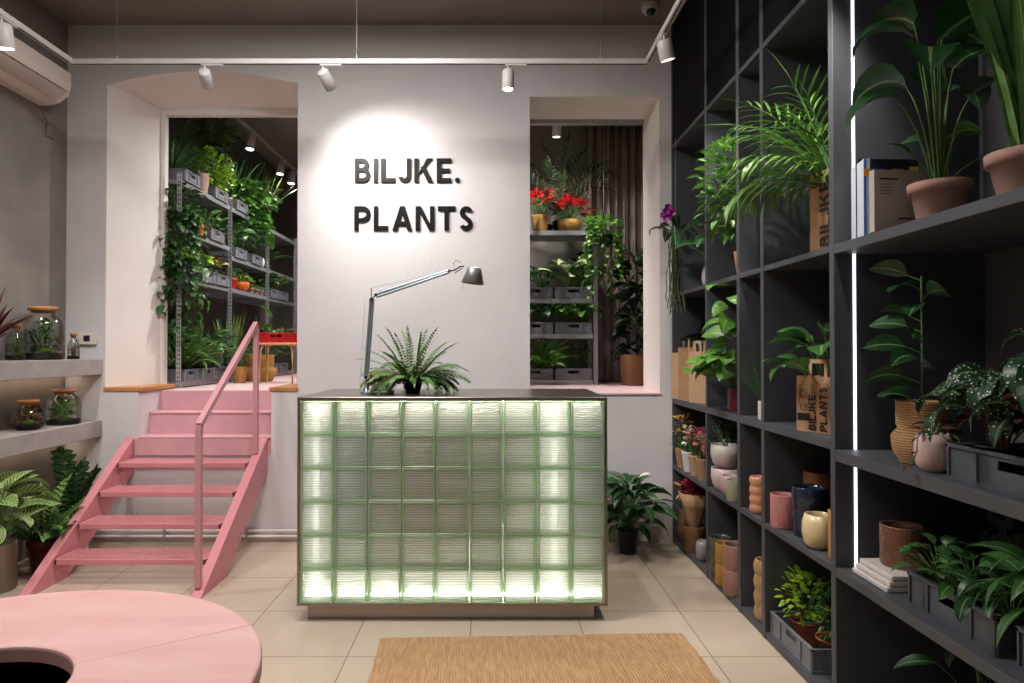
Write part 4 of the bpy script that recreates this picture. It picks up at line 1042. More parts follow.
crate((1.69, 1.99, zc5), .40, .56, .115, 'smoky grey crate holding the white spotted begonias', crate_dark)
for k, (x, y, s_, lb) in enumerate(((1.60,2.17,5,'white spotted begonia at the far end of the smoky crate'),(1.60,1.92,6,'tall white spotted begonia at the picture edge in the smoky crate'),(1.76,2.06,7,'white spotted begonia at the back of the smoky crate'))):
    plant('potted_begonia', lb, (x, y, zc5+.01), [('rosette', dict(h=.26+.06*(k==1), spread=.14, n=20, L=.20, W=.095, droop=1.9, inner=.2, prof='lance', rise=.6)), ('rosette', dict(h=.2, spread=.10, n=5, L=.12, W=.06, droop=1.5, m=G_red, part='foliage'))],
          G_spot, ('nursery',.07,.11), bounds=BB(4,zc5,1.92,1.3), seed=40+s_, stem=mat('red_stem','7a3428',.6))
bt = thing('stack_of_trays', 'stack of white boxed trays lying at the foot of the light strip', 'box', (1.60, 2.74, zB))
for k in range(3): bx(-.11+.01*k, .11, -.13, .12-.01*k, .022*k, .022*k+.019, bev=.003).build('tray', whiteglaze, bt)
emptypot('glazed_pot', (1.63, 2.74, zB+.064), 'cyl', .082, .16, mat('bronze_glaze','7a5444',.22,metal=.3,bump=.6,bscale=80), 'glossy brown textured pot standing on the white trays')
crate((1.69, 2.28, zB), .38, .44, .12, 'dark crate with small leafed green plants on the lower near shelf', crate_dark)
crate((1.70, 1.78, zB), .38, .44, .12, 'dark crate with long leafed plants at the picture edge', crate_dark)
for k, (x,y,h_,sp_,kind,lf,lb) in enumerate(((1.585,2.44,.13,.13,'small','m','light green small-leafed plant at the far corner of the dark crate'),(1.585,2.27,.13,.12,'small','d','light green small-leafed plant in the middle of the dark crate'),(1.60,2.13,.12,.12,'mid','b','trailing green plant at the near corner of the dark crate'),(1.78,2.36,.22,.13,'mid','e','dark leafy plant at the back of the dark crate'))):
    fol = [('rosette', dict(h=h_, spread=sp_, n=26, L=.07, W=.042, droop=1.0, inner=.1))] if kind == 'small' else [('rosette', dict(h=h_, spread=sp_, n=18, L=.10, W=.045, droop=1.1, inner=.15))]
    plant('potted_fittonia' if kind == 'small' else 'potted_pilea', lb, (x,y,zB+.01), fol, {'m':G_mid,'d':G_mid,'b':G_deep,'e':G_dark}[lf], ('nursery',.062,.10), bounds=BB(4,zB,1.05,1.3), seed=50+k)
for k, (x,y,lb) in enumerate(((1.60,1.90,'striped pale leaf plant in the crate at the picture edge'),(1.60,1.70,'long leafed plant just outside the picture edge in the second dark crate'))):
    plant('potted_calathea', lb, (x,y,zB+.01), [('rosette', dict(h=.24, spread=.17, n=15, L=.20, W=.06, droop=1.2, prof='lance', azr=(1.4,5)))], G_mid, ('nursery',.07,.11), bounds=BB(4,zB,1.05,1.25), seed=60+k)
plant('potted_aspidistra', 'dim leafy plant in the dark bottom compartment', (1.75, 2.45, zA), [('rosette', dict(h=.40, spread=.18, n=14, L=.16, W=.06, droop=1.1))], G_deep, ('nursery',.09,.15), bounds=BB(4,zA,.56,1.42), seed=70)

# ================================================================ peace lily on the floor, counter objects
plant('peace_lily', 'dark green peace lily in a black pot on the floor between counter and shelves', (PX(627,5.22), 5.22, 0),
      [('rosette', dict(h=.16, spread=.13, n=24, L=.20, W=.08, droop=1.2, inner=.2, prof='lance', rise=1.0)), ('rosette', dict(h=.36, spread=.22, n=44, L=.25, W=.10, droop=1.3, inner=.10, prof='lance', sr=.003, rise=1.0)), ('rosette', dict(h=1.0, spread=.09, n=1, L=.10, W=.055, m=G_white, part='flower', droop=.5, azr=(5.5,6), inner=.9, tw=1.2))],
      G_deep, ('nursery',.082,.18), blackplastic, bounds=(.72,1.44,4.80,5.50,0,.75), seed=80)
cz = cz1
plant('boston_fern', 'bushy bright green fern on the countertop', (PX(413,4.32), 4.32, cz),
      [('fronds', dict(h=1, n=70, rl=.33, ll=.055, lw=.017, spread=2.0, droop=2.0, m=18, hang=.4, sr=.0015, taper=True))], G_fern, ('nursery',.06,.06), blackplastic, bounds=(-1,.3,4.0,4.7,cz+.003,1.7), seed=81)
def jar(loc, kind, r, h, label, leafm=G_mid, name='terrarium', lidr=None, plantk='bush', base=.2):
    o = thing(name, label, 'terrarium', loc)
    P_ = {'tall': [(r*.92,.0),(r,h*.03),(r,h*.62),(r*.93,h*.74),(r*.6,h*.86),(r*.56,h*.92)],
          'squat': [(r*.6,0),(r*.9,h*.12),(r,h*.38),(r*.88,h*.66),(r*.55,h*.82),(r*.5,h*.9)],
          'bottle': [(r*.95,0),(r,h*.04),(r,h*.5),(r*.75,h*.66),(r*.45,h*.78),(r*.45,h*.88)]}[kind]
    neck = P_[-1][0]
    m = MB(); m.lathe([(.001,.001)]+P_+[(neck*1.08, P_[-1][1]+.003),(neck*.95, P_[-1][1]+.003)], 32, cap=False); m.build('glass_jar', jarglass, o)
    m = MB(); m.lathe([(neck*.93, P_[-1][1]-.012),(neck*.98, P_[-1][1]+.004),(neck*1.25, P_[-1][1]+.005),(neck*1.25, h),(neck*1.2,h+.002)], 24); m.build('cork_lid', cork, o)
    rb = r*.93 if kind != 'squat' else r*.80
    m = MB(); z1 = h*.10
    if kind == 'squat': m.lathe([(r*.58,.003),(r*.84,h*.11),(r*.93,h*.2)], 24); zt = h*.2
    else: m.lathe([(r*.9,.003),(r*.97,h*.04),(r*.97,h*.13)], 24); zt = h*.13
    m.build('soil', soil, o)
    random.seed(int(loc[1]*1000)); m = MB()
    for i in range(22):
        a = rnd(0,6.28); q = rnd(0,r*.75); s_ = rnd(.06,.13)*r
        m.lathe([(.001,-s_*.5),(s_*.8,-s_*.3),(s_,0),(s_*.7,s_*.5),(.001,s_*.7)], 7, (q*math.cos(a), q*math.sin(a), zt+s_*.2))
    m.build('pebbles', pebble, o)
    F_ = Foliage(); hh = h*.62
    f_bush(F_, zt, hh, r*.62, n=150, L=r*.42, W=r*.17, stems=5, base=.0, droop=.8)
    f_straps(F_, zt, hh*.9, n=16, W=r*.09, spread=.5, droop=.9)
    for mb in (F_.l, F_.s):
        nv = []
        for x,y,z in mb.v:
            lim = r*.9 if z < h*.55 else r*.45
            q = math.hypot(x,y)
            if q > lim: x,y = x*lim/q, y*lim/q
            nv.append((x,y,min(max(z,zt),h*.8)))
        mb.v = nv
    fo = F_.l.build('foliage', leafm, o); F_.s.build('stem', stem_m, fo)
    m = MB(); m.lathe([(.001,0),(r*.3,.0),(r*.34,r*.12),(r*.2,r*.24),(.001,r*.28)], 12, (r*.35,-r*.4,zt)); m.build('moss', moss, o)
    return o
ts1, ts2 = 1.458, .969
jar((-3.262, 5.02, ts1), 'tall', .138, .385, 'largest glass terrarium with a wide cork lid on the upper concrete shelf', G_mid)
jar((-3.30, 4.79, ts1), 'bottle', .062, .26, 'slim bottle terrarium in front of the largest jar on the upper shelf', G_olive)
jar((-3.27, 5.21, ts1), 'bottle', .04, .17, 'small bottle terrarium half hidden behind the largest jar', G_olive)
jar((-3.225, 5.33, ts1), 'bottle', .043, .20, 'small corked bottle terrarium at the wall end of the upper shelf', G_red)
jar((-3.268, 4.88, ts2), 'squat', .108, .205, 'squat round terrarium with cork lid at the near end of the lower shelf', G_rust)
jar((-3.335, 5.06, ts2), 'bottle', .045, .20, 'narrow bottle terrarium between the two round ones on the lower shelf', G_rust)
jar((-3.235, 5.23, ts2), 'tall', .118, .262, 'wide glass terrarium with bright moss at the wall end of the lower shelf', G_bright)
plant('potted_cordyline', 'dark burgundy leaves of a plant on the upper concrete shelf at the left picture edge', (-3.25, 4.42, ts1),
      [('straps', dict(h=.40, n=18, W=.05, spread=1.0, droop=1.3, prof='lance', azr=(-.6,2.2)))], G_red, ('cyl',.08,.12), whiteglaze, bounds=(XL+.01,-2.9,4.1,4.95,ts1,2.1), seed=90)
# cork jar + tray + desk lamp on the counter
cj = thing('propagation_jar', 'small glass with a round cork top and cuttings beside the desk lamp', 'jar', (PX(381,4.22), 4.22, cz))
m = MB(); m.lathe([(.001,.022),(.052,.022),(.055,.03),(.055,.092),(.05,.092)], 28, cap=False); m.build('glass', jarglass, cj)
m = MB(); m.lathe([(.055,.092),(.068,.096),(.07,.118),(.064,.122)], 28); m.build('cork_top', cork, cj)
F_ = Foliage(); random.seed(2); f_bush(F_, .024, .06, .035, n=24, L=.025, W=.018, base=0); F_.l.build('cutting', G_deep, cj)
m = MB(); m.lathe([(.07,0),(.082,.004),(.085,.02),(.078,.021)], 32); m.build('saucer', whiteglaze, cj)
dl = thing('desk_lamp', 'aluminium articulated desk lamp clamped on the countertop', 'lamp', (0,0,0))
LY = 4.20
def L3(px, py, y=LY): return Vector((PX(px,y), y, PZ(py,y)))
Bp = L3(366.5, 392); Bp.z = cz+.001
m = MB(); m.lathe([(.034,0),(.036,.012),(.03,.016),(.014,.018),(.012,.055)], 24, Bp); m.build('base_clamp', chrome, dl)
j1 = L3(366,377); el = L3(371.5,299); tp = L3(449,271); hd = L3(462,266)
m = MB(); m.tube([Bp+Vector((0,0,.05)), j1], .006, 8); m.tube([j1+Vector((-.006,0,0)), el+Vector((-.005,0,0))], .0085, 8); m.tube([j1+Vector((.009,0,0)), el+Vector((.010,0,0))], .0085, 8); m.build('lower_arm', chrome, dl)
ee = L3(376,295)
m = MB(); m.tube([ee+Vector((0,0,.006)), tp+Vector((0,0,.005))], .0085, 8); m.tube([ee+Vector((.003,0,-.012)), tp+Vector((0,0,-.007))], .0085, 8); m.build('upper_arm', chrome, dl)
m = MB()
for p in (j1, el, tp, ee): m.tube([p+Vector((0,-.018,0)), p+Vector((0,.018,0))], .009, 12)
m.tube([el, L3(371,288)], .003, 6); m.tube([el, ee, L3(380,291)], .004, 6); m.build('joint', darkslot, dl)
m = MB(); a = L3(360,383); bq_ = L3(365,300)
m.tube([a, bq_], .0011, 4); m.tube([L3(371,288), L3(440,272)], .0011, 4)
m.tube([j1, L3(361,371)], .002, 5); m.tube([j1, L3(360,384)], .002, 5)
m.build('tension_wire', chrome, dl)
m = MB()
pts = [tp, L3(455,270), L3(460,266.5), L3(464,266)]
m.tube(pts, .005, 6); m.tube([L3(455,270), L3(453.5,263), L3(457,260), L3(461,263)], .0022, 5); m.tube([L3(455,273), L3(462,268)], .003, 5)
m.build('head_bracket', darkslot, dl)
m = MB(); ax0 = L3(474.5,267.5); ax1 = L3(472.5,283.5); d = (ax1-ax0); Ln = d.length; q = d.normalized().to_track_quat('Z','Y').to_matrix()
prof = [(.001,0),(.038,0),(.042,.004),(.070,Ln-.001),(.068,Ln),(.040,.006),(.001,.004)]
m.lathe(prof, 36, cap=False); m.v = [tuple(ax0+q@Vector(v)) for v in m.v]; m.build('lamp_shade', lampgrey, dl)
m = MB(); m.lathe([(.001,0.012),(.02,.014),(.024,.05),(.012,.075),(.001,.08)], 16); m.v = [tuple(ax0+q@Vector(v)) for v in m.v]; m.build('bulb', whiteglaze, dl)
m = MB(); m.tube([L3(463.5,283), L3(462,291.5)], .0012, 4); m.build('pull_cord', galv, dl)

# ================================================================ plants on the floor at left
plant('potted_calathea', 'large striped calathea in a grey pot at the left picture edge', (-3.17, 4.42, 0),
      [('rosette', dict(h=.40, spread=.20, n=34, L=.23, W=.125, droop=1.1, inner=.1, sr=.004, rise=1.1)),],
      G_pale, ('cyl',.125,.30), mat('grey_brown_glaze','7a6a5c',.5), bounds=(XL+.01,-2.70,4.0,4.95,0,.83), seed=101)
plant('potted_fern', 'low ruffled fern in a dark red pot between the calathea and the stairs', (-3.08, 4.78, 0),
      [('fronds', dict(h=1, n=30, rl=.38, ll=.085, lw=.032, spread=1.3, droop=1.3, m=11, hang=.2, sr=.003))], G_fern, ('taper',.11,.24), mat('dark_red_glaze','5c221c',.4), bounds=(XL+.01,-2.86,4.3,5.2,0,.80), seed=102)
plant('zz_plant', 'upright dark glossy plant beside the stairs below the lower concrete shelf', (-3.13, 5.15, 0),
      [('zz', dict(h=.60, n=6, L=.095, W=.05))], G_deep, ('cyl',.12,.22), whiteglaze, bounds=(XL+.01,-2.86,4.8,5.5,0,.835), seed=103)

# ================================================================ back room
galv_dark = mat('grey_rack_steel', '85868a', .45, metal=.3)
def rack(name, label, uprights, shelves, perfm=perf):
    """uprights: (x,y,z0,z1); shelves: (x0,x1,y0,y1,ztop)"""
    o = thing(name, label, 'rack', (0,0,0))
    for x, y, z0, z1 in uprights:
        m = MB(); m.box(-.022,.022,-.0225,-.02,0,z1-z0); m.box(-.02,-.0175,-.02,.015,0,z1-z0)
        u = m.build('upright', perfm, o, (x,y,z0))
    for x0,x1,y0,y1,z in shelves:
        m = MB(); m.box(x0,x1,y0,y1,z-.008,z); m.box(x0,x1,y0,y0+.003,z-.045,z-.008); m.box(x0,x1,y1-.003,y1,z-.045,z-.008); m.box(x0,x0+.003,y0,y1,z-.045,z-.008); m.box(x1-.003,x1,y0,y1,z-.045,z-.008)
        m.build('shelf_board', galv, o)
    return o
RX0, RX1 = -3.33, -2.81
ups = []
for y in (6.22, 7.43, 8.67, 9.90): ups += [(RX1+.003, y, ZF, 3.13), (RX0, y, ZF, 3.13)]
sh = []
for i, (y0, y1) in enumerate(((6.24,7.42),(7.44,8.66),(8.68,9.89))):
    for z in (ZF+.055, 2.20, (2.64,2.55,2.55)[i], 3.08): sh.append((RX0+.01, RX1-.002, y0, y1, z))
rack('metal_rack', 'long galvanised metal shelving rack of plants seen through the arched doorway', ups, sh)
z0r, z1r, z2a, z2b, z3r = ZF+.056, 2.201, 2.641, 2.551, 3.081
CG = 'grey plastic crates on the back room plant rack'
def rc(y, z, where): crate((-3.04, y, z), .50, .36, .11, 'grey plastic crate ' + where)
rc(6.46, z3r, 'on the rack top at its near end'); rc(7.15, z3r, 'on the rack top just before the second upright'); rc(7.75, z3r, 'on the rack top beyond the second upright')
rc(7.05, z2a, 'under the orange pot level of the near rack bay'); rc(7.72, z2b, 'on the second shelf just beyond the second upright'); rc(8.25, z2b, 'on the second shelf before the third upright')
for k, y in enumerate((6.45, 6.84, 7.21)): rc(y, z1r, ('first','second','third')[k] + ' from the near end on the eye level rack shelf')
for k, y in enumerate((8.92, 9.32)): rc(y, z1r, ('nearer','farther')[k] + ' of two in the deepest bay of the eye level rack shelf')
for k, y in enumerate((6.45, 6.84, 7.21)): rc(y, z0r, ('first','second','third')[k] + ' from the near end on the lowest rack shelf')
for k, y in enumerate((8.90, 9.32)): rc(y, z0r, ('nearer','farther')[k] + ' of two in the deepest bay of the lowest rack shelf')
N_ = ('nursery', .07, .11)
def rp(name, label, y, z, fol, leaf, pot=N_, potm=None, x=-3.0, seed=0, zmax=None, xo=-2.5, **k):
    plant(name, label, (x, y, z+.009), fol, leaf, pot, potm, seed=seed, bounds=(-3.40, xo, 6.15, 10.9, z, zmax or 4.3), **k)
# rack top
rp('potted_spider_plant', 'arching grassy plant on the rack top at the doorway', 6.45, z3r, [('straps', dict(h=.42, n=60, W=.018, spread=1.1, droop=1.6, prof='lance'))], G_mid, seed=1)
rp('potted_areca', 'dim feathery palm behind the tall tan pot on the rack top', 6.75, z3r, [('fronds', dict(h=1, n=16, rl=.55, ll=.14, lw=.018, spread=.8, droop=1.3, m=12))], G_deep, x=-3.15, seed=2)
rp('potted_ivy', 'small plant in a tall tan pot on the rack top', 6.86, z3r, [('bush', dict(h=.22, spread=.12, n=60, L=.06, W=.035))], G_bright, ('tall',.07,.19), terra_pale, x=-2.88, seed=3)
rp('potted_ficus', 'lime yellow leafy plant glowing under the first back room lamp', 7.15, z3r, [('bush', dict(h=.42, spread=.25, n=210, L=.07, W=.045, base=.05))], G_lime, x=-2.95, seed=4)
rp('potted_ficus', 'small lime plant in a terracotta pot at the second upright of the rack top', 7.36, z3r, [('bush', dict(h=.30, spread=.12, n=80, L=.06, W=.035))], G_lime, ('taper',.05,.10), terra_pale, x=-2.88, seed=5)
rp('potted_snake_plant', 'snake plant in a terracotta pot on the rack top past the second upright', 7.55, z3r, [('straps', dict(h=.5, n=18, W=.04, spread=.35, droop=.15))], G_deep, ('taper',.06,.11), terra_pale, x=-2.9, seed=6)
rp('potted_dracaena', 'spiky dark dracaena on the rack top beyond the lime plant', 7.95, z3r, [('straps', dict(h=.62, n=40, W=.03, spread=.9, droop=.8, prof='lance'))], G_deep, seed=7)
rp('potted_dracaena', 'tall spiky plant in the middle of the rack top', 8.35, z3r, [('straps', dict(h=.72, n=40, W=.035, spread=.8, droop=.7, prof='lance'))], G_mid, seed=8)
rp('potted_dracaena', 'farthest spiky plant on the rack top by the doorway edge', 9.0, z3r, [('straps', dict(h=.75, n=40, W=.04, spread=.7, droop=.6, prof='lance'))], G_olive, seed=9)
hp = plant('hanging_fern', 'dark hanging plant below the back room ceiling above the rack', (-2.95, 7.3, 3.60), [('bush', dict(h=.30, spread=.22, n=170, L=.09, W=.045, base=0)), ('vines', dict(drop=.35, n=9, L=.07, W=.05, r=.1))], G_olive, ('bowl',.10,.10), blackplastic, seed=10)
m = MB(); m.tube([(0,.08,.1),(0,0,.83)], .002, 4); m.tube([(0,-.08,.1),(0,0,.83)], .002, 4); m.build('hanging_wire', galv, hp)
plant('potted_pothos', 'bright green pothos spilling from the rack top at the third upright', (-2.86, 8.15, z3r), [('bush', dict(h=.32, spread=.30, n=130, L=.12, W=.09, base=0, prof='heart', droop=1)), ('vines', dict(drop=.38, n=18, L=.12, W=.09, r=.12, out=.10, azr=(-2.2,1.6)))], G_bright, ('nursery',.10,.14), seed=12, bounds=(-3.3,-2.3,7.3,10,2.3,3.5))
# trailing plant hanging in front of the first upright
plant('trailing_pothos', 'long trailing pothos cascading over the first rack upright beside the door frame', (-2.87, 6.33, z2a), [('bush', dict(h=.30, spread=.20, n=70, L=.11, W=.07, base=.0, prof='heart', droop=1.0)), ('vines', dict(drop=1.05, n=22, L=.10, W=.07, r=.13, out=.08, step=.06, azr=(-2.9,.3), wander=.02))], G_mid, ('nursery',.09,.13), seed=13, bounds=(-3.0,-2.60,6.0,6.7,1.5,3.05))
# second level
rp('potted_cactus', 'thin upright plant in an orange pot on the second rack shelf', 6.80, z2a, [('straps', dict(h=.16, n=8, W=.018, spread=.3, droop=.2))], G_bright, ('tall',.035,.11), mat('orange_pot','d8642a',.5), x=-2.87, seed=14, zmax=3.03)
rp('potted_pilea', 'fresh green round plant in the crate beside the orange pot', 7.08, z2a, [('rosette', dict(h=.20, spread=.17, n=26, L=.09, W=.06, droop=.8))], G_bright, x=-2.92, seed=15, zmax=3.03)
rp('potted_pothos', 'green plant in the crate beyond the second upright, second shelf', 7.72, z2b, [('rosette', dict(h=.30, spread=.22, n=30, L=.12, W=.08, droop=1.0, prof='heart'))], G_mid, x=-2.92, seed=16, zmax=3.03)
rp('potted_pothos', 'green plant before the third upright on the second shelf', 8.22, z2b, [('rosette', dict(h=.30, spread=.2, n=28, L=.12, W=.08, droop=1.0, prof='heart'))], G_mid, x=-2.95, seed=17, zmax=3.03)
emptypot('ceramic_pot', (-2.87, 8.52, z2b), 'round', .07, .11, whiteglaze, 'small pale round pot at the third upright, second rack shelf')
rp('potted_fern', 'lacy fern in the deepest bay on the second shelf', 9.1, z2b, [('fronds', dict(h=1, n=22, rl=.34, ll=.05, lw=.014, spread=1.1, droop=1.5))], G_mid, seed=18, zmax=3.03)
# eye level
for k, (y, lf, nm, lb) in enumerate(((6.42,G_lime,'potted_lettuce_peperomia','pale lime low plant in the first eye level crate'),(6.80,G_lime,'potted_peperomia','pale lime plant in the second eye level crate'),(7.16,G_rust,'potted_heuchera','rusty brown and green plant in the third eye level crate'))):
    rp(nm.replace('lettuce_',''), lb, y, z1r, [('rosette', dict(h=.17, spread=.17, n=34, L=.10, W=.06, droop=1.1, inner=.1))], lf, x=-2.93, seed=20+k, zmax=2.60)
rp('potted_anthurium', 'low plant in a red pot on the eye level shelf beyond the second upright', 7.62, z1r, [('rosette', dict(h=.14, spread=.12, n=20, L=.07, W=.045))], G_mid, ('taper',.065,.11), mat('red_pot','c8281e',.45), x=-2.87, seed=24, zmax=2.52)
rp('potted_kalanchoe', 'low yellow green plant in an orange pot on the eye level shelf', 7.95, z1r, [('rosette', dict(h=.08, spread=.12, n=22, L=.07, W=.045))], G_lime, ('bowl',.09,.10), mat('orange_bowl','d86a2c',.45), x=-2.88, seed=25, zmax=2.52)
for k, y in enumerate((8.22, 8.40, 8.56)):
    rp('potted_cactus', ('nearest','middle','farthest')[k]+' of three tiny pots before the third upright at eye level', y, z1r, [('bush', dict(h=.06, spread=.04, n=24, L=.025, W=.015, base=0))], G_pale, ('taper',.038,.055), terra_pale, x=-2.86, seed=26+k, zmax=2.52)
for k, y in enumerate((8.90, 9.30)):
    rp('potted_syngonium', ('nearer','farther')[k]+' green plant in the deepest eye level crates', y, z1r, [('rosette', dict(h=.26, spread=.2, n=28, L=.11, W=.07, prof='heart'))], (G_mid,G_bright)[k], x=-2.95, seed=30+k, zmax=2.52)
rp('potted_oregano', 'dark leafy plant behind the small pots on the eye level shelf', 8.25, z1r, [('bush', dict(h=.28, spread=.25, n=120, L=.06, W=.03, base=0))], G_dark, x=-3.15, seed=33, zmax=2.52)
# low level
for k, (y, lf, kind, nm, lb) in enumerate(((6.42,G_mid,'r','potted_aglaonema','broad striped leaves in the first crate of the lowest rack shelf'),(6.62,G_fern,'s','potted_spathiphyllum','arching strap leaves in the second low crate near the first upright'),(6.86,G_fern,'s','potted_chlorophytum','arching bright leaves in the middle low crate'),(7.08,G_mid,'r','potted_spathiphyllum','leafy green plant in the third low crate'),(7.28,G_mid,'r','potted_aglaonema','green plant at the second upright on the lowest shelf'))):
    fol = [('rosette', dict(h=.34, spread=.25, n=24, L=.20, W=.075, droop=1.1, prof='lance'))] if kind == 'r' else [('straps', dict(h=.48, n=46, W=.04, spread=1.0, droop=1.6, prof='lance', azr=(-2.6,1.5)))]
    rp(nm, lb, y, z0r, fol, lf, x=-2.93, seed=40+k, zmax=2.1, xo=-2.5)
for k, (y, lb) in enumerate(((6.6,'dark snake plant behind the first low crate'),(7.0,'dark snake plant behind the middle low crates'),(7.75,'snake plant with yellow edged upright leaves beside the belly basket'),(8.3,'tall snake plant behind the belly basket'))):
    rp('potted_snake_plant', lb, y, z0r, [('straps', dict(h=.62, n=20, W=.045, spread=.35, droop=.12))], (G_dark,G_deep,G_fern,G_olive)[k], ('nursery',.09,.13), x=(-3.15,-3.15,-2.95,-3.1)[k], seed=50+k, zmax=2.1)
emptypot('wicker_basket', (-2.62, 7.20, ZF+.001), 'basket', .075, .17, wicker_yl, 'small honey wicker basket on the pink floor next to the second upright', 'basket')
plant('potted_croton', 'speckled plant standing in the small honey wicker basket', (-2.62, 7.20, ZF+.03), [('rosette', dict(h=.24, spread=.10, n=16, L=.11, W=.04, prof='lance'))], G_fern, ('nursery',.05,.11), seed=55)
emptypot('wicker_basket', (-2.56, 7.62, ZF+.001), 'belly', .19, .29, wicker_yl, 'large honey coloured belly basket on the pink floor in front of the rack', 'basket')
for k, y in enumerate((8.88, 9.3)):
    rp('potted_fern', ('nearer','farther')[k]+' leafy plant in the deepest low crates', y, z0r, [('rosette', dict(h=.28, spread=.22, n=26, L=.12, W=.06))], G_mid, x=-2.95, seed=58+k, zmax=2.1)
# stool with red crate
stl = thing('wooden_stool', 'pale wooden stool carrying the red crate in the back room', 'stool', (-2.22, 7.25, ZF))
m = MB(); m.box(-.20,.20,-.15,.15,.395,.42,bev=.008); m.build('seat', woodpale, stl)
for sx in (-1,1):
    for sy in (-1,1):
        m = MB(); m.tube([(sx*.17,sy*.12,0),(sx*.165,sy*.115,.33),(sx*.15,sy*.10,.39),(sx*.12,sy*.08,.397)], .012, 8); m.build('leg', woodpale, stl)
crate((-2.22, 7.25, ZF+.421), .38, .28, .10, 'red plastic crate of small plants on the pale wooden stool', crate_red)
plant('potted_banana_plant', 'single upright bright leaf rising from the red crate', (-2.31, 7.25, ZF+.43), [('straps', dict(h=.16, n=3, W=.03, spread=.4, droop=.3, z=.05)), ('rosette', dict(h=.19, spread=.02, n=2, L=.22, W=.10, droop=.4, fold=.2, azr=(-1.8,-1.2)))], G_bright, ('nursery',.04,.07), seed=61)
for k, (x, y, lf, lb) in enumerate(((-2.20,7.2,G_pale,'pale succulent rosette in the middle of the red crate'),(-2.12,7.28,G_pink,'pinkish succulent at the right of the red crate'),(-2.36,7.17,G_deep,'dark small plant at the left of the red crate'),(-2.10,7.17,G_mid,'small green plant at the right front of the red crate'))):
    plant('potted_succulent', lb, (x, y, ZF+.43), [('rosette', dict(h=.05, spread=.05, n=22, L=.05, W=.03, droop=.1, inner=.1, nn=3))], lf, ('nursery',.038,.075), seed=62+k)

# ---- right opening
RY = 6.86
ux = PX(595.5, RY); 
rack('metal_rack', 'grey metal shelving rack of crates and plants seen through the right opening',
     [(ux, RY, ZF, 2.80), (-.05, RY, ZF, 2.80), (ux, RY+.42, ZF, 2.80)],
     [(-.03, ux-.022, RY+.0, RY+.42, z) for z in (ZF+.045, 1.69, 2.04, 2.72)], galv_dark)
crs = [(PX(573.5,RY+.02), 'right'), (PX(534.5,RY+.02), 'left')]
for z, row in ((ZF+.046,'bottom row'),(1.691,'middle row'),(2.041,'upper row')):
    for x, side in crs: crate((x, RY+.17, z), .37, .33, .115, 'grey crate %s of the %s on the rack behind the right opening' % (side, row))
def op(name, label, px, z, fol, leaf, pot=('nursery',.06,.10), potm=None, dy=.13, seed=0, zmax=4, dz=.009, **k):
    plant(name, label, (PX(px,RY+dy), RY+dy, z+dz), fol, leaf, pot, potm, seed=seed, bounds=(.0,1.32,6.45,7.24,z,zmax), **k)
op('potted_poinsettia', 'red poinsettia in a wicker basket, left of two on the rack top', 540, 2.721, [('rosette', dict(h=.16, spread=.15, n=14, L=.09, W=.05)), ('rosette', dict(h=.24, spread=.17, n=30, L=.11, W=.06, m=G_poin, part='red_bract', droop=.5, inner=.15))], G_mid, ('basket',.09,.17), wicker_yl, seed=71, zmax=3.3, dz=.001)
op('potted_poinsettia', 'red poinsettia in a wide wicker basket, right of two on the rack top', 570, 2.721, [('rosette', dict(h=.14, spread=.15, n=14, L=.09, W=.05)), ('rosette', dict(h=.22, spread=.16, n=30, L=.11, W=.06, m=G_poin, part='red_bract', droop=.5, inner=.15))], G_mid, ('bowl',.125,.12), wicker_yl, seed=72, zmax=3.3, dz=.001)
op('potted_aphelandra', 'pale striped leaves standing above the left poinsettia', 549, 2.721, [('rosette', dict(h=.40, spread=.07, n=4, L=.12, W=.05, m=G_var))], G_var, ('nursery',.05,.10), dy=.30, seed=73)
op('potted_areca', 'dark feathery palm behind the two poinsettias', 560, 2.721, [('fronds', dict(h=1, n=18, rl=.78, ll=.22, lw=.022, spread=.8, droop=1.2, m=13))], G_dark, ('nursery',.08,.14), dy=.33, seed=74)
op('potted_dieffenbachia', 'white veined broad leaves in the right crate of the upper row', 570, 2.041, [('rosette', dict(h=.30, spread=.22, n=24, L=.20, W=.09, droop=1.0))], G_var, seed=75, zmax=2.66)
op('potted_hoya', 'dark green plant in the left crate of the upper row', 541, 2.041, [('rosette', dict(h=.22, spread=.15, n=34, L=.11, W=.07))], G_mid, seed=76, zmax=2.66)
op('potted_peperomia', 'small green plant at the upright end of the upper row', 585, 2.041, [('rosette', dict(h=.24, spread=.13, n=30, L=.11, W=.07))], G_bright, seed=77, zmax=2.66)
op('potted_ficus', 'dark bushy plant at the back of the upper row by the upright', 586, 2.041, [('bush', dict(h=.40, spread=.13, n=60, L=.10, W=.06))], G_dark, dy=.30, seed=78, zmax=2.66)
for k, (px, lf, lb) in enumerate(((538,G_deep,'dark plant in the left crate of the middle row'),(562,G_bright,'bright green plant hanging over the right crate of the middle row'),(584,G_bright,'bright plant at the upright end of the middle row'))):
    op('potted_syngonium', lb, px, 1.691, [('rosette', dict(h=.24, spread=.17, n=40, L=.11, W=.08, prof='heart', droop=1.1))], lf, seed=80+k, zmax=2.0)
op('potted_fern', 'bright feathery fern in the left crate of the bottom row', 543, ZF+.046, [('fronds', dict(h=1, n=44, rl=.36, ll=.06, lw=.018, spread=1.1, droop=1.5))], G_bright, seed=84, zmax=1.64, dy=.08)
for k, px in enumerate((570, 584)):
    op('potted_asparagus_fern', ('left','right')[k]+' of two upright bristly plants in the right crate of the bottom row', px, ZF+.046, [('column', dict(h=.26, n=90, L=.045, W=.010, r=.02, stalk=.012)), ('bush', dict(h=.25, spread=.07, n=60, L=.04, W=.012, base=0))], G_deep, seed=86+k, zmax=1.64)
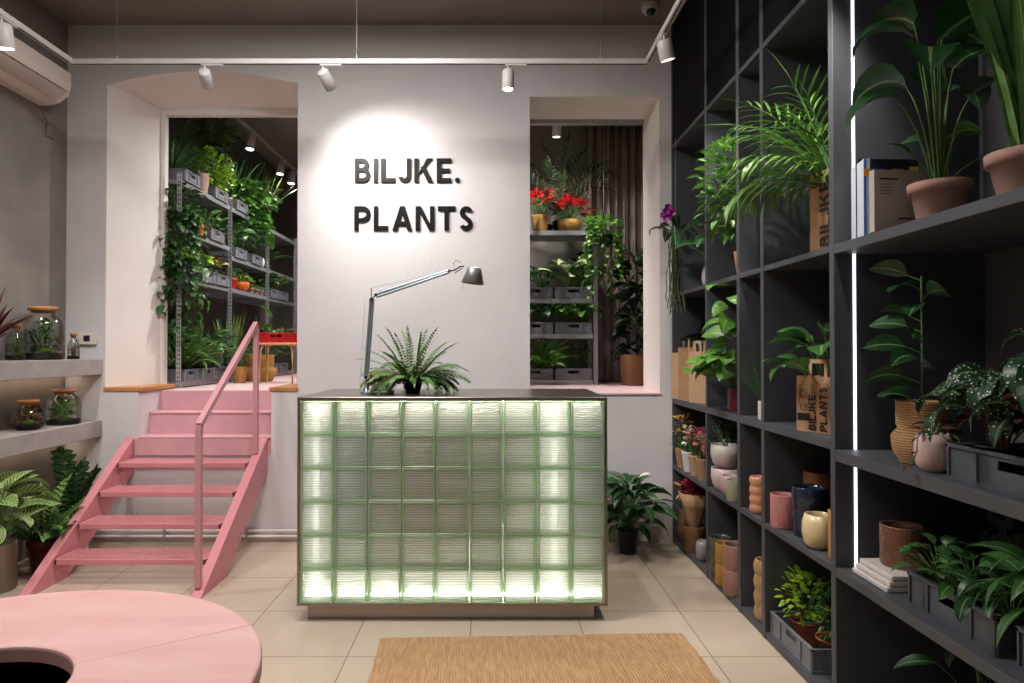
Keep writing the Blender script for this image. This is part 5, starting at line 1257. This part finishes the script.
# hanging ivy by the curtain
iv = plant('hanging_ivy', 'trailing light green ivy hanging in front of the taupe curtain', (PX(604,6.72), 6.72, 2.55), [('bush', dict(h=.22, spread=.16, n=90, L=.07, W=.05, base=0)), ('vines', dict(drop=.58, n=20, L=.065, W=.05, r=.12, out=.05))], G_bright, ('bowl',.09,.10), blackplastic, seed=90, bounds=(.86,1.34,6.4,7.1,1.75,2.85))
m = MB(); m.tube([(-.07,0,.1),(0,0,.35),(0,0,4.43-2.55)], .002, 4); m.tube([(.07,0,.1),(0,0,.35)], .002, 4); m.build('hanging_wire', galv, iv)
emptypot('wicker_basket', (PX(636,6.75), 6.75, ZF+.001), 'basket', .165, .30, wicker_dk, 'tall brown wicker basket on the pink floor before the curtain', 'basket')
plant('rubber_plant', 'tall nearly black rubber plant standing in the brown wicker basket', (PX(636,6.75), 6.75, ZF+.03), [('column', dict(h=1.10, n=60, L=.22, W=.13, r=.03, stalk=.06, droop=.9)), ('column', dict(h=.85, n=14, L=.2, W=.12, r=.03, stalk=.10, droop=.9))], G_dark, ('nursery',.12,.25), seed=91, bounds=(1.02,1.75,6.4,7.15,ZF,2.5))
# curtain
m = MB(); n = 150; vs = []
X0c, X1c = PX(586,7.3), 2.0
random.seed(12); ph = [rnd(.75,1.25) for _ in range(40)]
for j in range(9):
    z = ZF+.01+(3.95-ZF)*j/8
    for i in range(n+1):
        t = i/n; a = t*2*PI*11; k = int(t*11)
        vs.append((X0c+(X1c-X0c)*t, 7.34+.028*math.sin(a)*ph[k]*(.75+.25*j/8)+.01*math.sin(a*2.3+j*.3), z))
m.add(vs, [(j*(n+1)+i, j*(n+1)+i+1, (j+1)*(n+1)+i+1, (j+1)*(n+1)+i) for j in range(8) for i in range(n)], True)
cu = m.build('curtain', curtain_m); sd = cu.modifiers.new('t','SOLIDIFY'); sd.thickness = .003
tag(cu, 'long taupe curtain hanging in folds behind the right opening', 'curtain')
m = MB(); m.tube([(X0c-.1,7.34,3.97),(2.2,7.34,3.97)], .012, 8); cr_ = m.build('curtain_rod', galv); tag(cr_, 'thin metal rod carrying the taupe curtain', 'curtain rod')

# ================================================================ world, added fill light, camera, view
wd = bpy.data.worlds.new('world'); bpy.context.scene.world = wd; wd.use_nodes = True
wd.node_tree.nodes['Background'].inputs[0].default_value = (1,.93,.9,1); wd.node_tree.nodes['Background'].inputs[1].default_value = .02
def area(name, loc, size, e, col=(1,.93,.87), rot=(0,0,0), sy=None):
    ld = bpy.data.lights.new(name, 'AREA'); ld.energy = e; ld.size = size; ld.color = col
    if sy: ld.shape = 'RECTANGLE'; ld.size_y = sy
    o = bpy.data.objects.new(name, ld); C.objects.link(o); o.location = loc; o.rotation_euler = rot
for lx, ly, lb, e in ((-1.7,1.4,'added unseen square fill panel above the pink table',26),(-.9,3.3,'added unseen square fill panel above the counter front',108),(-.8,-1.2,'added unseen square fill panel near the shop entrance',6)):  # unseen panels added as soft fill for the shop
    o = thing('added_fill_panel', lb, 'fill light', (lx, ly, ZC))
    bx(-.45,.45,-.45,.45,-.05,-.001).build('frame', whitemetal, o); bx(-.42,.42,-.42,.42,-.056,-.05).build('diffuser', mat('fill_panel_diffuser','fff1e4',emit=2), o)
    area('fill_panel_lamp', (lx, ly, ZC-.07), .84, e, (1,.96,.93))
area('front_fill_light', (-.7, YN+.08, 1.9), 4.2, 4, (1,.96,.95), (math.radians(90),0,0), 2.6)  # soft fill added at the unseen front wall
wn = MB(); wn.box(-2.9,1.5,YN,YN+.04,.5,.58); wn.box(-2.9,1.5,YN,YN+.04,3.2,3.28); wn.box(-2.9,-2.82,YN,YN+.04,.58,3.2); wn.box(1.42,1.5,YN,YN+.04,.58,3.2); wn.box(-.74,-.66,YN,YN+.04,.58,3.2)
struct('fill_light_frame', wn, whitemetal)  # window frame added around the front fill light
cam = bpy.data.cameras.new('camera'); co = bpy.data.objects.new('camera', cam); C.objects.link(co)
cam.sensor_width = 36; cam.lens = F/1024*36; cam.shift_x = (512-CX)/1024; cam.clip_start = .05
pitch = math.atan(8.5/F)
co.location = (0,0,EYE); co.rotation_euler = (PI/2+pitch, 0, 0)
sc = bpy.context.scene; sc.camera = co
sc.view_settings.view_transform = 'Standard'; sc.view_settings.look = 'None'; sc.view_settings.gamma = 1; sc.view_settings.use_curve_mapping = False
sc.view_settings.exposure = 0
sc.cycles.max_bounces = 8; sc.cycles.transparent_max_bounces = 16; sc.cycles.caustics_reflective = False; sc.cycles.caustics_refractive = False
sc.cycles.sample_clamp_indirect = 4
try:
    sc.cycles.use_denoising = True; sc.cycles.denoiser = 'OPENIMAGEDENOISE'
except Exception: pass
